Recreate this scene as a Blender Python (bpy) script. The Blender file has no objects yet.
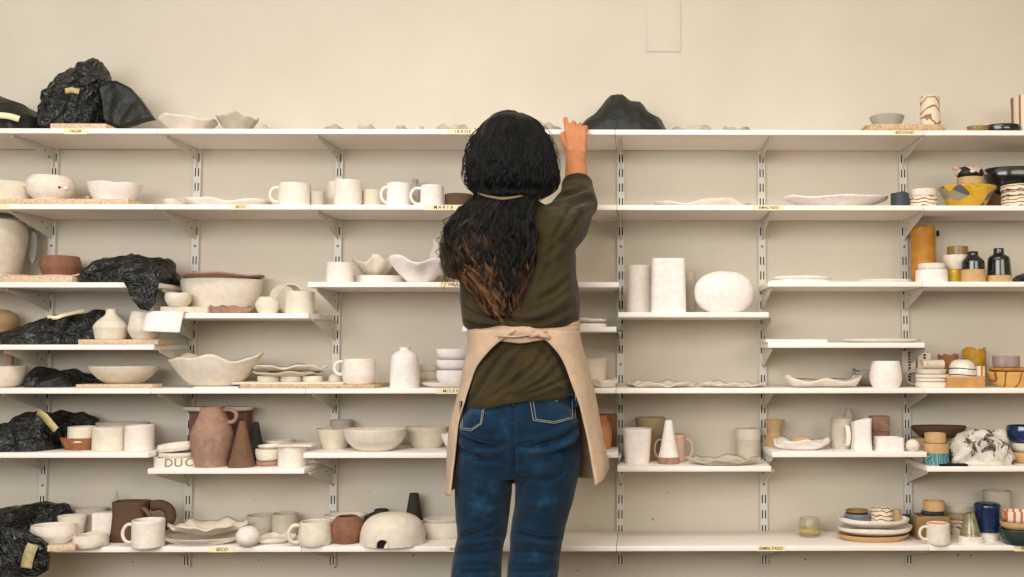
import bpy, bmesh, math, random
from mathutils import Vector, Matrix, noise
from mathutils.bvhtree import BVHTree
PI = math.pi
SC = bpy.context.scene
COL = SC.collection
F = 1000.0; PPX, PPY = 647.0, 288.5            # focal length and principal point of the 1024x577 photograph
CAM = Vector((0.0, -3.19, 1.0))
PITCH, YAW = math.atan(0.0615), math.atan(0.010)
# ------------------------------------------------------------------ camera
cd = bpy.data.cameras.new('camera'); cam = bpy.data.objects.new('camera', cd); COL.objects.link(cam)
cam.location = CAM; cam.rotation_euler = (PI/2 + PITCH, 0, -YAW)
cd.sensor_fit = 'HORIZONTAL'; cd.sensor_width = 36; cd.lens = 36*F/1024.0
cd.shift_x = -(PPX-512)/1024.0; cd.shift_y = 0
SC.camera = cam
RM = cam.rotation_euler.to_matrix()
AX, AY, AZ = RM.col[0], RM.col[1], -RM.col[2]    # right, up, forward
def depth(P): return (Vector(P)-CAM).dot(AZ)
def scl(P): return depth(P)/F                     # metres per pixel there
def proj(P):
    q = Vector(P)-CAM; z = q.dot(AZ)
    return (PPX+F*q.dot(AX)/z, PPY-F*q.dot(AY)/z)
def Xat(px, Y, Z):
    u = (px-PPX)/F; q = Vector((0, Y, Z))-CAM
    # (q+X e).AX = u (q+X e).AZ
    return (u*q.dot(AZ)-q.dot(AX))/(AX.x-u*AZ.x)
def Zat(py, X, Y):
    v = (PPY-py)/F; q = Vector((X, Y, 0))-CAM
    return (v*q.dot(AZ)-q.dot(AY))/(AY.z-v*AZ.z)
def Yat(py, X, Z):
    v = (PPY-py)/F; q = Vector((X, 0, Z))-CAM
    return (v*q.dot(AZ)-q.dot(AY))/(AY.y-v*AZ.y)
def XZ(px, py, Y):
    Z = 1.0
    for _ in range(4):
        X = Xat(px, Y, Z); Z = Zat(py, X, Y)
    return X, Z
# ------------------------------------------------------------------ materials
def lin(c):
    return tuple(((v/255.0)/12.92 if v/255.0 <= .04045 else ((v/255.0+.055)/1.055)**2.4) for v in c)
MATS = {}
def nd(nt, t, **kw):
    n = nt.nodes.new(t)
    for k, v in kw.items(): setattr(n, k, v)
    return n
def base_mat(name, rough=.6, spec=.4, metal=0.0):
    m = bpy.data.materials.new(name); m.use_nodes = True
    nt = m.node_tree; b = nt.nodes['Principled BSDF']
    b.inputs['Roughness'].default_value = rough
    b.inputs['Specular IOR Level'].default_value = spec
    b.inputs['Metallic'].default_value = metal
    return m, nt, b
def coords(nt, scale=(1, 1, 1), rot=(0, 0, 0)):
    tc = nd(nt, 'ShaderNodeTexCoord'); mp = nd(nt, 'ShaderNodeMapping')
    nt.links.new(tc.outputs['Object'], mp.inputs['Vector'])
    mp.inputs['Scale'].default_value = scale; mp.inputs['Rotation'].default_value = rot
    return mp.outputs['Vector']
def noise_n(nt, vec, scale, detail=4, rough=.55, dist=0):
    n = nd(nt, 'ShaderNodeTexNoise'); n.inputs['Scale'].default_value = scale
    n.inputs['Detail'].default_value = detail; n.inputs['Roughness'].default_value = rough
    n.inputs['Distortion'].default_value = dist
    nt.links.new(vec, n.inputs['Vector']); return n
def ramp(nt, fac, stops, interp='LINEAR'):
    r = nd(nt, 'ShaderNodeValToRGB'); r.color_ramp.interpolation = interp
    e = r.color_ramp.elements
    while len(e) > 1: e.remove(e[-1])
    e[0].position = stops[0][0]; e[0].color = (*lin(stops[0][1]), 1)
    for p, c in stops[1:]:
        x = e.new(p); x.color = (*lin(c), 1)
    nt.links.new(fac, r.inputs['Fac']); return r.outputs['Color']
def bump(nt, b, h, strength=.3, dist=.002):
    n = nd(nt, 'ShaderNodeBump'); n.inputs['Strength'].default_value = strength
    n.inputs['Distance'].default_value = dist
    nt.links.new(h, n.inputs['Height']); nt.links.new(n.outputs['Normal'], b.inputs['Normal'])
def shade(c, k): return tuple(max(0, min(255, v*k)) for v in c)
def clay(name, col, rough=.75, spec=.25, var=.055, scale=55, bs=.65, speck=None, coat=0, fine=210):
    """fired or raw clay: faint mottling, fine grain, optional dark specks, optional glaze coat"""
    m, nt, b = base_mat(name, rough, spec); v = coords(nt)
    n = noise_n(nt, v, scale, 5)
    c = ramp(nt, n.outputs['Fac'], [(.25, shade(col, 1-var)), (.75, shade(col, 1+var*.5))])
    if speck:
        s = noise_n(nt, v, speck[0], 2)
        mx = nd(nt, 'ShaderNodeMix', data_type='RGBA')
        nt.links.new(ramp(nt, s.outputs['Fac'], [(speck[1], (0, 0, 0)), (speck[1]+.04, (255, 255, 255))]), mx.inputs[0])
        nt.links.new(c, mx.inputs[6]); mx.inputs[7].default_value = (*lin(speck[2]), 1); c = mx.outputs[2]
    nt.links.new(c, b.inputs['Base Color'])
    g = noise_n(nt, v, fine, 3); bump(nt, b, g.outputs['Fac'], bs, .0016)
    if coat:
        b.inputs['Coat Weight'].default_value = coat; b.inputs['Coat Roughness'].default_value = .08
    MATS[name] = m; return m
def striped(name, c1, c2, scale=30, dist=6, axis='Z', w=.12, rough=.55):
    """marbled or banded clay"""
    m, nt, b = base_mat(name, rough, .35); v = coords(nt)
    n = nd(nt, 'ShaderNodeTexWave', wave_type='BANDS', bands_direction=axis)
    n.inputs['Scale'].default_value = scale; n.inputs['Distortion'].default_value = dist
    n.inputs['Detail'].default_value = 2; n.inputs['Detail Scale'].default_value = 1.2
    nt.links.new(v, n.inputs['Vector'])
    nt.links.new(ramp(nt, n.outputs['Fac'], [(0, c2), (w, c2), (w+.12, c1), (1, c1)]), b.inputs['Base Color'])
    MATS[name] = m; return m
def patches(name, cols, scale=18, rough=.3, coat=.3):
    """glaze in hard-edged patches of several colours"""
    m, nt, b = base_mat(name, rough, .5); v = coords(nt)
    n = nd(nt, 'ShaderNodeTexVoronoi'); n.inputs['Scale'].default_value = scale
    nt.links.new(v, n.inputs['Vector'])
    sp = nd(nt, 'ShaderNodeSeparateColor'); nt.links.new(n.outputs['Color'], sp.inputs['Color'])
    st = [(i/len(cols), c) for i, c in enumerate(cols)]
    nt.links.new(ramp(nt, sp.outputs[0], st, 'CONSTANT'), b.inputs['Base Color'])
    b.inputs['Coat Weight'].default_value = coat
    MATS[name] = m; return m
def M(k): return MATS[k]
# raw and bisque clays
clay('chalk', (246, 237, 230)); clay('ivory', (238, 228, 215)); clay('cream', (228, 217, 199))
clay('oat', (214, 203, 182)); clay('putty', (196, 187, 170)); clay('stone', (180, 173, 160)); clay('grey', (150, 147, 140))
clay('sand', (196, 164, 120)); clay('shaded_tan_clay', (172, 152, 116)); clay('peach', (198, 134, 98)); clay('tan', (206, 168, 120)); clay('blush', (212, 176, 156))
clay('terracotta', (140, 97, 75), var=.14); clay('rosy', (166, 130, 112), var=.16); clay('rust', (150, 100, 66), var=.18)
clay('cocoa', (96, 72, 55), var=.1); clay('umber', (118, 88, 66), var=.12); clay('charcoal', (62, 56, 52)); clay('plum', (116, 84, 76))
# glazes
clay('black_glaze', (20, 24, 24), rough=.18, spec=.6, bs=.02, coat=.6); clay('navy', (18, 42, 84), rough=.15, spec=.6, bs=.02, coat=.7, var=.25, scale=40)
clay('teal_dark', (44, 62, 62), rough=.25, spec=.5, bs=.05, coat=.4, speck=(70, .70, (190, 190, 180)))
clay('slate', (62, 70, 78), rough=.45); clay('blue_grey', (112, 122, 130), rough=.35, coat=.2)
clay('amber', (190, 128, 46), rough=.45, var=.16, scale=30); clay('ochre', (184, 138, 36), rough=.4, var=.18, coat=.2)
clay('mustard', (196, 160, 32), rough=.35, var=.15, coat=.3); clay('white_glaze', (240, 230, 216), rough=.2, spec=.5, bs=.03, coat=.5)
clay('speckled', (224, 208, 186), speck=(260, .66, (96, 74, 60))); clay('speckled_white', (236, 226, 210), speck=(300, .68, (120, 96, 80)))
clay('celadon', (152, 143, 108), rough=.2, spec=.5, bs=.03, coat=.5, var=.15); clay('olive_glaze', (140, 112, 62), rough=.3, coat=.3)
clay('pink', (222, 150, 122)); clay('mauve', (172, 150, 142), var=.15); clay('black_gap', (14, 13, 12))
striped('marble', (232, 212, 186), (148, 108, 78), 13, 12, 'Z', .08); striped('marble_fine', (238, 220, 196), (104, 76, 58), 26, 7, 'Z', .10)
striped('pinstripe', (234, 214, 190), (150, 108, 84), 24, .4, 'X', .22); striped('teal_stripe', (70, 128, 136), (140, 172, 170), 34, 9, 'X', .12)
striped('vein', (222, 176, 104), (140, 92, 40), 7, 10, 'X', .012); striped('rainbow', (238, 222, 204), (196, 110, 70), 16, 1.0, 'X', .22)
patches('facets', [(206, 158, 30), (224, 134, 20), (214, 170, 40), (150, 140, 116), (222, 176, 60), (90, 90, 92)], 30)
def newsprint_mat():
    m, nt, b = base_mat('newsprint', .85, .15); v = coords(nt, (1, 1, 1), (.5, .3, .6))
    pa = noise_n(nt, v, 20, 2, .5); pic = noise_n(nt, v, 26, 3, .65, .6)
    w = nd(nt, 'ShaderNodeTexWave', wave_type='BANDS', bands_direction='Z'); w.inputs['Scale'].default_value = 62; w.inputs['Distortion'].default_value = 1.5
    nt.links.new(v, w.inputs['Vector'])
    ln = nd(nt, 'ShaderNodeMath', operation='MULTIPLY'); nt.links.new(w.outputs['Fac'], ln.inputs[0])
    nt.links.new(ramp(nt, pa.outputs['Fac'], [(.46, (0, 0, 0)), (.50, (200, 200, 200))]), ln.inputs[1])
    mx = nd(nt, 'ShaderNodeMix', data_type='RGBA'); nt.links.new(ln.outputs[0], mx.inputs[0])
    mx.inputs[6].default_value = (*lin((222, 215, 202)), 1); mx.inputs[7].default_value = (*lin((150, 142, 132)), 1)
    m2 = nd(nt, 'ShaderNodeMix', data_type='RGBA')
    nt.links.new(ramp(nt, pic.outputs['Fac'], [(.555, (0, 0, 0)), (.585, (255, 255, 255))]), m2.inputs[0]); nt.links.new(mx.outputs[2], m2.inputs[6])
    nt.links.new(ramp(nt, noise_n(nt, v, 120, 2).outputs['Fac'], [(.35, (52, 46, 42)), (.65, (140, 124, 112))]), m2.inputs[7])
    nt.links.new(m2.outputs[2], b.inputs['Base Color']); MATS['newsprint'] = m
newsprint_mat()
patches('tribal', [(222, 196, 176), (30, 26, 26), (36, 32, 30), (206, 180, 164), (26, 24, 24)], 60, .6, 0)
# other materials
def simple(name, col, rough=.5, spec=.4, metal=0, nscale=None, bs=.1, bd=.001, var=0):
    m, nt, b = base_mat(name, rough, spec, metal); b.inputs['Base Color'].default_value = (*lin(col), 1)
    if nscale:
        v = coords(nt); n = noise_n(nt, v, nscale, 5); bump(nt, b, n.outputs['Fac'], bs, bd)
        if var: nt.links.new(ramp(nt, n.outputs['Fac'], [(.3, shade(col, 1-var)), (.7, shade(col, 1+var))]), b.inputs['Base Color'])
    MATS[name] = m; return m
simple('shelf_paint', (250, 242, 234), .45, .35, nscale=60, bs=.04)
simple('steel_paint', (214, 210, 198), .4, .45, nscale=90, bs=.03)
simple('slot_dark', (30, 29, 28), .7, .2)
simple('incision', (150, 134, 112), .8, .2); clay('honey', (200, 150, 88), rough=.5, var=.2, scale=14)
simple('screw_grey', (128, 126, 120), .4, .5, .6)
def plastic(name, col, rough, spec, bs):
    m, nt, b = base_mat(name, rough, spec); v = coords(nt); b.inputs['Base Color'].default_value = (*lin(col), 1)
    w = noise_n(nt, v, 9, 3, .5)
    ad = nd(nt, 'ShaderNodeMix', data_type='VECTOR'); ad.inputs[0].default_value = .08
    nt.links.new(v, ad.inputs[4]); nt.links.new(w.outputs['Color'], ad.inputs[5])
    hs = []
    for sc_, k in ((11, 1.0), (27, .5)):
        n = noise_n(nt, ad.outputs[1], sc_, 4, .6, 1.2)
        s1 = nd(nt, 'ShaderNodeMath', operation='SUBTRACT'); nt.links.new(n.outputs['Fac'], s1.inputs[0]); s1.inputs[1].default_value = .5
        s2 = nd(nt, 'ShaderNodeMath', operation='ABSOLUTE'); nt.links.new(s1.outputs[0], s2.inputs[0])
        mu = nd(nt, 'ShaderNodeMath', operation='MULTIPLY'); nt.links.new(s2.outputs[0], mu.inputs[0]); mu.inputs[1].default_value = k*3; hs.append(mu)
    su = nd(nt, 'ShaderNodeMath', operation='ADD'); nt.links.new(hs[0].outputs[0], su.inputs[0]); nt.links.new(hs[1].outputs[0], su.inputs[1])
    bump(nt, b, su.outputs[0], bs, .012); MATS[name] = m
plastic('bag', (16, 19, 18), .22, .65, .9)
plastic('bag_matte', (30, 32, 28), .5, .4, .3)
simple('tape', (248, 232, 190), .6, .3, nscale=80, bs=.05)
simple('tape_old', (186, 172, 124), .6, .3, nscale=80, bs=.05, var=.12)
simple('ink', (60, 48, 38), .7, .2); simple('paper', (240, 230, 222), .8, .2, nscale=40, bs=.05)
def chip(name, c1, c2):
    m, nt, b = base_mat(name, .8, .2); v = coords(nt)
    n = nd(nt, 'ShaderNodeTexVoronoi'); n.inputs['Scale'].default_value = 260
    nt.links.new(v, n.inputs['Vector'])
    sp = nd(nt, 'ShaderNodeSeparateColor'); nt.links.new(n.outputs['Color'], sp.inputs['Color'])
    nt.links.new(ramp(nt, sp.outputs[0], [(0, c2), (.25, c1), (.8, shade(c1, 1.08)), (1, shade(c2, 1.1))]), b.inputs['Base Color'])
    bump(nt, b, n.outputs['Distance'], .3, .001); MATS[name] = m
chip('chipboard', (214, 190, 162), (196, 166, 134)); chip('chip_dark', (206, 178, 142), (166, 132, 94))
def wall_mat():
    m, nt, b = base_mat('wall_paint', .85, .15); v = coords(nt)
    n = noise_n(nt, v, 2.2, 5, .6)
    c = ramp(nt, n.outputs['Fac'], [(.3, (207, 198, 181)), (.7, (216, 208, 192))])
    s = noise_n(nt, v, 46, 1, .4); lo = nd(nt, 'ShaderNodeSeparateXYZ'); nt.links.new(v, lo.inputs[0])
    mr = nd(nt, 'ShaderNodeMapRange'); nt.links.new(lo.outputs['Z'], mr.inputs['Value'])
    mr.inputs['From Min'].default_value = .62; mr.inputs['From Max'].default_value = .40
    th = nd(nt, 'ShaderNodeMath', operation='GREATER_THAN'); nt.links.new(s.outputs['Fac'], th.inputs[0]); th.inputs[1].default_value = .765
    ml = nd(nt, 'ShaderNodeMath', operation='MULTIPLY'); nt.links.new(th.outputs[0], ml.inputs[0]); nt.links.new(mr.outputs[0], ml.inputs[1])
    mx = nd(nt, 'ShaderNodeMix', data_type='RGBA'); nt.links.new(ml.outputs[0], mx.inputs[0])
    nt.links.new(c, mx.inputs[6]); mx.inputs[7].default_value = (*lin((120, 100, 84)), 1)     # flecks of dried clay near the work height
    nt.links.new(mx.outputs[2], b.inputs['Base Color'])
    g = noise_n(nt, v, 170, 3); bump(nt, b, g.outputs['Fac'], .35, .0015); MATS['wall_paint'] = m
wall_mat()
simple('floor_concrete', (104, 84, 62), .7, .3, nscale=6, bs=.1, var=.1)
simple('ceiling_paint', (236, 230, 220), .9, .1, nscale=80, bs=.1)
# ------------------------------------------------------------------ object helpers
def link(name, me, mats=None, parent=None, smooth=True, loc=None):
    if isinstance(me, bmesh.types.BMesh):
        bm = me; me = bpy.data.meshes.new(name); bm.to_mesh(me); bm.free()
    if smooth: me.polygons.foreach_set('use_smooth', [True]*len(me.polygons))
    for m in (mats if isinstance(mats, (list, tuple)) else [mats]):
        if m is not None: me.materials.append(M(m) if isinstance(m, str) else m)
    o = bpy.data.objects.new(name, me); COL.objects.link(o)
    if loc is not None: o.location = loc
    if parent is not None: o.parent = parent
    return o
def tag(o, label=None, cat=None, group=None, kind=None):
    if label: o['label'] = label
    if cat: o['category'] = cat
    if group: o['group'] = group
    if kind: o['kind'] = kind
    return o
def flat_edges(o, ang=35):
    o.data.set_sharp_from_angle(angle=math.radians(ang)); return o
def box_bm(x0, x1, y0, y1, z0, z1, bev=0.0, seg=2):
    bm = bmesh.new(); bmesh.ops.create_cube(bm, size=1)
    for v in bm.verts:
        v.co = Vector((x0+(v.co.x+.5)*(x1-x0), y0+(v.co.y+.5)*(y1-y0), z0+(v.co.z+.5)*(z1-z0)))
    if bev: bmesh.ops.bevel(bm, geom=bm.edges[:], offset=bev, segments=seg, affect='EDGES', profile=.5)
    return bm
def add_box(bm, *a, **k):
    b2 = box_bm(*a, **k); me = bpy.data.meshes.new('tmp'); b2.to_mesh(me); b2.free(); bm.from_mesh(me); bpy.data.meshes.remove(me)
def tube_into(bm, pts, rad, seg=8, cap=True):
    """a round tube along pts; rad a number or a list"""
    n = len(pts); pts = [Vector(p) for p in pts]; rings = []
    prev = None
    for i, p in enumerate(pts):
        t = (pts[min(i+1, n-1)]-pts[max(i-1, 0)]).normalized()
        if prev is None:
            a = Vector((0, 0, 1)) if abs(t.z) < .9 else Vector((1, 0, 0)); u = t.cross(a).normalized()
        else:
            u = (prev - t*prev.dot(t))
            u = u.normalized() if u.length > 1e-6 else t.orthogonal().normalized()
        prev = u; w = t.cross(u)
        r = rad[i] if isinstance(rad, (list, tuple)) else rad
        ra, rb = r if isinstance(r, tuple) else (r, r)
        rings.append([bm.verts.new(p+u*math.cos(2*PI*k/seg)*ra+w*math.sin(2*PI*k/seg)*rb) for k in range(seg)])
    for a, b in zip(rings, rings[1:]):
        for k in range(seg): bm.faces.new((a[k], a[(k+1) % seg], b[(k+1) % seg], b[k]))
    if cap:
        bm.faces.new(rings[0][::-1]); bm.faces.new(rings[-1])
    return rings
def catmull(pts, n):
    """n+1 points along a Catmull-Rom curve through pts (tuples of any length)"""
    out = []; m = len(pts)-1
    for i in range(n+1):
        s = i/n*m; k = min(int(s), m-1); t = s-k
        p0, p1, p2, p3 = pts[max(k-1, 0)], pts[k], pts[k+1], pts[min(k+2, m)]
        out.append(tuple(.5*((2*b)+(-a+c)*t+(2*a-5*b+4*c-d)*t*t+(-a+3*b-3*c+d)*t**3) for a, b, c, d in zip(p0, p1, p2, p3)))
    return out
def interp(tab, x):
    if x <= tab[0][0]: return tab[0][1]
    for (a, va), (b, vb) in zip(tab, tab[1:]):
        if x <= b: return va+(vb-va)*(x-a)/(b-a)
    return tab[-1][1]
def sinterp(tab, x):
    """smooth table lookup"""
    n = len(tab)
    if x <= tab[0][0]: return tab[0][1]
    if x >= tab[-1][0]: return tab[-1][1]
    for i in range(n-1):
        if x <= tab[i+1][0]:
            x0, y0 = tab[i]; x1, y1 = tab[i+1]
            def sl(j):
                a, b = tab[max(j-1, 0)], tab[min(j+1, n-1)]
                return (b[1]-a[1])/(b[0]-a[0]) if b[0] != a[0] else 0
            h = x1-x0; t = (x-x0)/h; m0, m1 = sl(i)*h, sl(i+1)*h
            return (2*t**3-3*t*t+1)*y0+(t**3-2*t*t+t)*m0+(-2*t**3+3*t*t)*y1+(t**3-t*t)*m1
def text_mesh(s, size, name, mat, parent, loc, rx=PI/2, shear=0):
    c = bpy.data.curves.new('t', 'FONT'); c.body = s; c.size = size; c.extrude = .0002; c.shear = shear
    c.align_x = 'CENTER'; c.align_y = 'CENTER'; c.offset = size*.012
    t = bpy.data.objects.new('t', c); COL.objects.link(t)
    dg = bpy.context.evaluated_depsgraph_get()
    me = bpy.data.meshes.new_from_object(t.evaluated_get(dg)); bpy.data.objects.remove(t)
    o = link(name, me, mat, parent, smooth=False); o.location = loc; o.rotation_euler = (rx, 0, 0)
    return o
# ------------------------------------------------------------------ the room
tag(link('wall_back', box_bm(-6.5, 5.7, 0, .12, 0, 2.75), 'wall_paint', smooth=False), kind='structure')
tag(link('floor', box_bm(-6.5, 5.7, -9, .12, -.1, 0), 'floor_concrete', smooth=False), kind='structure')
tag(link('ceiling', box_bm(-6.5, 5.7, -9, .12, 2.75, 2.85), 'ceiling_paint', smooth=False), kind='structure')
WY = 0.0; SF = -.25                      # wall plane, shelf front plane
bx0, bz0 = XZ(646.5, 52, 0); bx1, bz1 = XZ(681, 1, 0)
hp = tag(link('access_panel', box_bm(bx0, bx1, -.004, .0, bz0, bz1, .0012), 'wall_paint'), 'small painted access panel flush on the bare wall above the shelves', 'panel', kind='structure')
x, z = XZ(937.5, 233.5, 0)
tag(link('wall_plug', box_bm(x-.004, x+.004, -.008, 0, z-.009, z+.009, .002), 'slot_dark'), 'tiny black plug in the wall right of the tall amber cylinder', 'plug')
# ------------------------------------------------------------------ wall uprights
UP = .456
UPX = {-1: -92, 0: 50.5, 1: 194.3, 2: 337.2, 3: 479, 4: 620.8, 5: 762.2, 6: 904.6, 7: 1047, 8: 1189}
UX = {k: Xat(UPX[k], 0, 1.03) for k in UPX}
ORD = {-1: 'out of the photo at left', 0: 'nearest the left photo edge', 1: 'behind the tall clay jug', 2: 'left of the bottle on the long shelf', 3: 'hidden behind the woman',
       4: 'right beside the woman', 5: 'right of the white oval disc', 6: 'beside the tall amber cylinder', 7: 'beyond the right photo edge', 8: 'out of the photo at right'}
def upright(k):
    x = UX[k]; z0, z1 = .325, 1.66; w = .0115; d = .014
    xs = [-w, -.0066, -.0030, .0030, .0066, w]
    rows = []; z = z0; pitch = .047; i = 0; zz = z0+.006
    zs = [z0]; slot = []
    while zz+.026 < z1:
        if i % 8 != 5:
            zs += [zz, zz+.026]; slot += [False, True]
        i += 1; zz += pitch
    zs.append(z1); slot.append(False)
    bm = bmesh.new()
    g = [[bm.verts.new((a, -d, b-z0)) for a in xs] for b in zs]
    for r in range(len(zs)-1):
        for c in range(5):
            if slot[r] and c in (1, 3): continue
            bm.faces.new((g[r][c], g[r][c+1], g[r+1][c+1], g[r+1][c]))
    for sx in (-w, w):                                         # side flanges
        a = [bm.verts.new((sx, y, zq)) for y, zq in ((-d, 0), (0, 0), (0, z1-z0), (-d, z1-z0))]; bm.faces.new(a)
    o = link('wall_upright', bm, 'steel_paint', smooth=False, loc=(x, 0, z0))
    tag(o, 'pale slotted steel shelf upright on the wall, '+ORD[k], 'shelf upright', 'slotted wall uprights')
    link('slot_shade_plate', box_bm(-w+.001, w-.001, -.004, -.001, .001, z1-z0-.001), 'slot_dark', o, smooth=False)  # added dark plate, standing in for the shade inside the slots
    i = 0; zz = .006
    while zz < z1-z0-.03:
        if i % 8 == 5:
            b = bmesh.new(); bmesh.ops.create_uvsphere(b, u_segments=10, v_segments=6, radius=.0042)
            for v in b.verts: v.co = Vector((v.co.x, v.co.y*.4-d, v.co.z+zz+.012))
            link('screw', b, 'screw_grey', o)
        i += 1; zz += pitch
    return o
for k in range(-1, 8): upright(k)
# ------------------------------------------------------------------ shelf boards
TH = .0152
def ztop(px, py):                       # height of the shelf's upper front edge seen at that pixel
    X = Xat(px, SF, 1.0); return Zat(py, X, SF)
ROWS = {  # key: (pixel where the upper front edge is read, [(x0 px, x1 px, description)], uprights)
 'A': ((640, 129.6), [(-160, 156.5, 'top shelf, left end'), (156.5, 615, 'top shelf, middle length from the ruffled dishes to the raised hand'), (615, 924, 'top shelf, right length under the black bag'), (924, 1160, 'top shelf, at the right photo edge')], range(-1, 8)),
 'B': ((640, 205.0), [(-160, 155.5, 'second shelf, left end under a chipboard'), (155.5, 310, 'second shelf, under the single mug'), (310, 617, 'second shelf, under the row of mugs'), (617, 923.6, 'second shelf, under the long wavy platter'), (923.6, 1160, 'second shelf, under the yellow bowl')], range(-1, 8)),
 'C1': ((60, 282.3), [(-160, 155, 'third shelf at far left under the spread black bag')], (-1, 0, 1)),
 'C2': ((250, 313.2), [(157, 308.7, 'short shelf under the big lidded bowl')], (1, 2)),
 'C3': ((400, 282.0), [(307.5, 619, 'third shelf behind the woman with cup and wavy bowls')], (2, 3, 4)),
 'C4': ((700, 312.2), [(618, 769, 'short shelf under the white oval disc')], (4, 5)),
 'C5': ((900, 281.6), [(768, 922.5, 'third shelf with two flat white slabs'), (922.5, 1160, 'third shelf under the two black bottles')], (5, 6, 7)),
 'D1': ((60, 344.6), [(-160, 154, 'fourth shelf at far left under the small bottle vase')], (-1, 0, 1)),
 'D2': ((597, 326.6), [(462, 616.5, 'short shelf at the height of the apron band')], (3, 4)),
 'D3': ((850, 342.6), [(768, 925, 'short shelf bearing two thin flat slabs')], (5, 6)),
 'E': ((640, 388.2), [(-160, 151, 'long shelf, left end under the shallow bowl'), (151, 305.5, 'long shelf, under the big wavy bowl'), (305.5, 616, 'long shelf, under the white bottle'), (616, 924, 'long shelf, under the two ruffled plates'), (924, 1160, 'long shelf, under the wooden box and bowls')], range(-1, 8)),
 'F1': ((60, 452.6), [(-160, 148.5, 'lower shelf at far left under the bag with a tag')], (-1, 0, 1)),
 'F2': ((230, 468.6), [(147.5, 304.5, 'lower shelf under the clay jug')], (1, 2)),
 'F3': ((380, 452.8), [(303, 618, 'lower shelf under the row of bowls beside the apron')], (2, 3, 4)),
 'F4': ((700, 466.4), [(617, 771.5, 'lower shelf under the white cone')], (4, 5)),
 'F5': ((850, 452.0), [(772, 927, 'lower shelf under the white cut cup')], (5, 6)),
 'F6': ((980, 466.4), [(926.7, 1160, 'lower shelf under the newspaper bundle')], (6, 7)),
 'G': ((640, 546.0), [(-160, 141.5, 'bottom shelf, left end under the big bag'), (141.5, 301.5, 'bottom shelf, under the stacked ruffled plates'), (301.5, 616.5, 'bottom shelf, under the clay dome'), (616.5, 928.5, 'bottom shelf, under the plate stack'), (928.5, 1160, 'bottom shelf, under the navy jar')], range(-1, 8)),
}
ZT = {}; BOARDS = {}
for key, ((rx, ry), boards, ups) in ROWS.items():
    ZT[key] = z = ztop(rx, ry)
    for (p0, p1, desc) in boards:
        x0, x1 = Xat(p0, SF, z), Xat(p1, SF, z)
        o = link('shelf_board', box_bm(x0+.0007, x1-.0007, SF, -.0165, -TH, 0, .0012), 'shelf_paint', loc=(0, 0, z))
        flat_edges(o)
        tag(o, 'white shelf board, '+desc, 'shelf', 'white shelf boards')
        BOARDS.setdefault(key, []).append((p0, p1, o))
SHD = {'A': 'the top shelf', 'B': 'the second shelf', 'C1': 'the far left third shelf', 'C2': 'the lidded bowl shelf', 'C3': 'the wavy bowl shelf',
       'C4': 'the oval disc shelf', 'C5': 'the black bottle shelf', 'D1': 'the far left fourth shelf', 'D2': 'the apron height shelf', 'D3': 'the thin slab shelf',
       'E': 'the long middle shelf', 'F1': 'the far left lower shelf', 'F2': 'the clay jug shelf', 'F3': 'the bowl row shelf', 'F4': 'the white cone shelf',
       'F5': 'the cut cup shelf', 'F6': 'the newspaper bundle shelf', 'G': 'the bottom shelf'}
BR = {}
ORD2 = {-1: 'out of the photo at left', 0: 'nearest the left photo edge', 1: 'on the second upright from left', 2: 'left of the woman', 3: 'behind the woman', 4: 'right beside the woman',
        5: 'two uprights from the right photo edge', 6: 'nearest the right photo edge', 7: 'out of the photo at right', 8: 'far out of the photo at right'}
def bracket(key, k):
    z = ZT[key]-TH; t = .0011
    x = UX[k]
    if key in ('C2', 'F2', 'F4', 'C4', 'D3', 'F5', 'D2', 'D1', 'F1', 'C1') and k in (2,) and key in ('C2', 'F2'): x -= .0042
    if key in ('C3', 'F3', 'E', 'A', 'B', 'G') and k == 2 and key in ('C3', 'F3'): x += .0042
    kind = 'A' if key == 'A' else 'B'
    if kind not in BR:
        pr = [(-.232, -.001), (-.232, -.009), (-.03, -.033), (-.020, -.058), (-.0145, -.060), (-.0145, -.001)] if kind == 'A' else \
             [(-.228, -.001), (-.228, -.008), (-.022, -.060), (-.0145, -.064), (-.0145, -.001)]
        bm = bmesh.new()
        L = [bm.verts.new((-t, y, zz)) for y, zz in pr]; R = [bm.verts.new((t, y, zz)) for y, zz in pr]
        bm.faces.new(L[::-1]); bm.faces.new(R); n = len(pr)
        for i in range(n): bm.faces.new((L[i], L[(i+1) % n], R[(i+1) % n], R[i]))
        bmesh.ops.recalc_face_normals(bm, faces=bm.faces[:])
        me = bpy.data.meshes.new('shelf_bracket'); bm.to_mesh(me); bm.free(); me.materials.append(M('steel_paint'))
        b2 = box_bm(-.006, .006, -.236, -.0145, -.0011, 0, 0)
        m2 = bpy.data.meshes.new('top_flange'); b2.to_mesh(m2); b2.free(); m2.materials.append(M('steel_paint'))
        hs = []
        for yy, zz in ((-.07, -.014), (-.045, -.03)):
            b3 = bmesh.new()
            q = bmesh.ops.create_cone(b3, cap_ends=True, segments=10, radius1=.0028, radius2=.0028, depth=.0030)
            for v in q['verts']: v.co = Vector((v.co.z, v.co.x+yy, v.co.y+zz))
            m3 = bpy.data.meshes.new('bracket_hole'); b3.to_mesh(m3); b3.free(); m3.materials.append(M('slot_dark')); hs.append(m3)
        BR[kind] = (me, m2, hs)
    me, m2, hs = BR[kind]
    o = bpy.data.objects.new('shelf_bracket', me); COL.objects.link(o); o.location = (x, 0, z)
    tag(o, 'steel bracket under %s, %s' % (SHD[key], ORD2[k]), 'bracket', 'steel shelf brackets')
    for nm, mm in (('top_flange', m2), ('hole', hs[0]), ('hole', hs[1])):
        c = bpy.data.objects.new(nm, mm); COL.objects.link(c); c.parent = o
for key, (_, _, ups) in ROWS.items():
    for k in ups: bracket(key, k)
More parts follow.
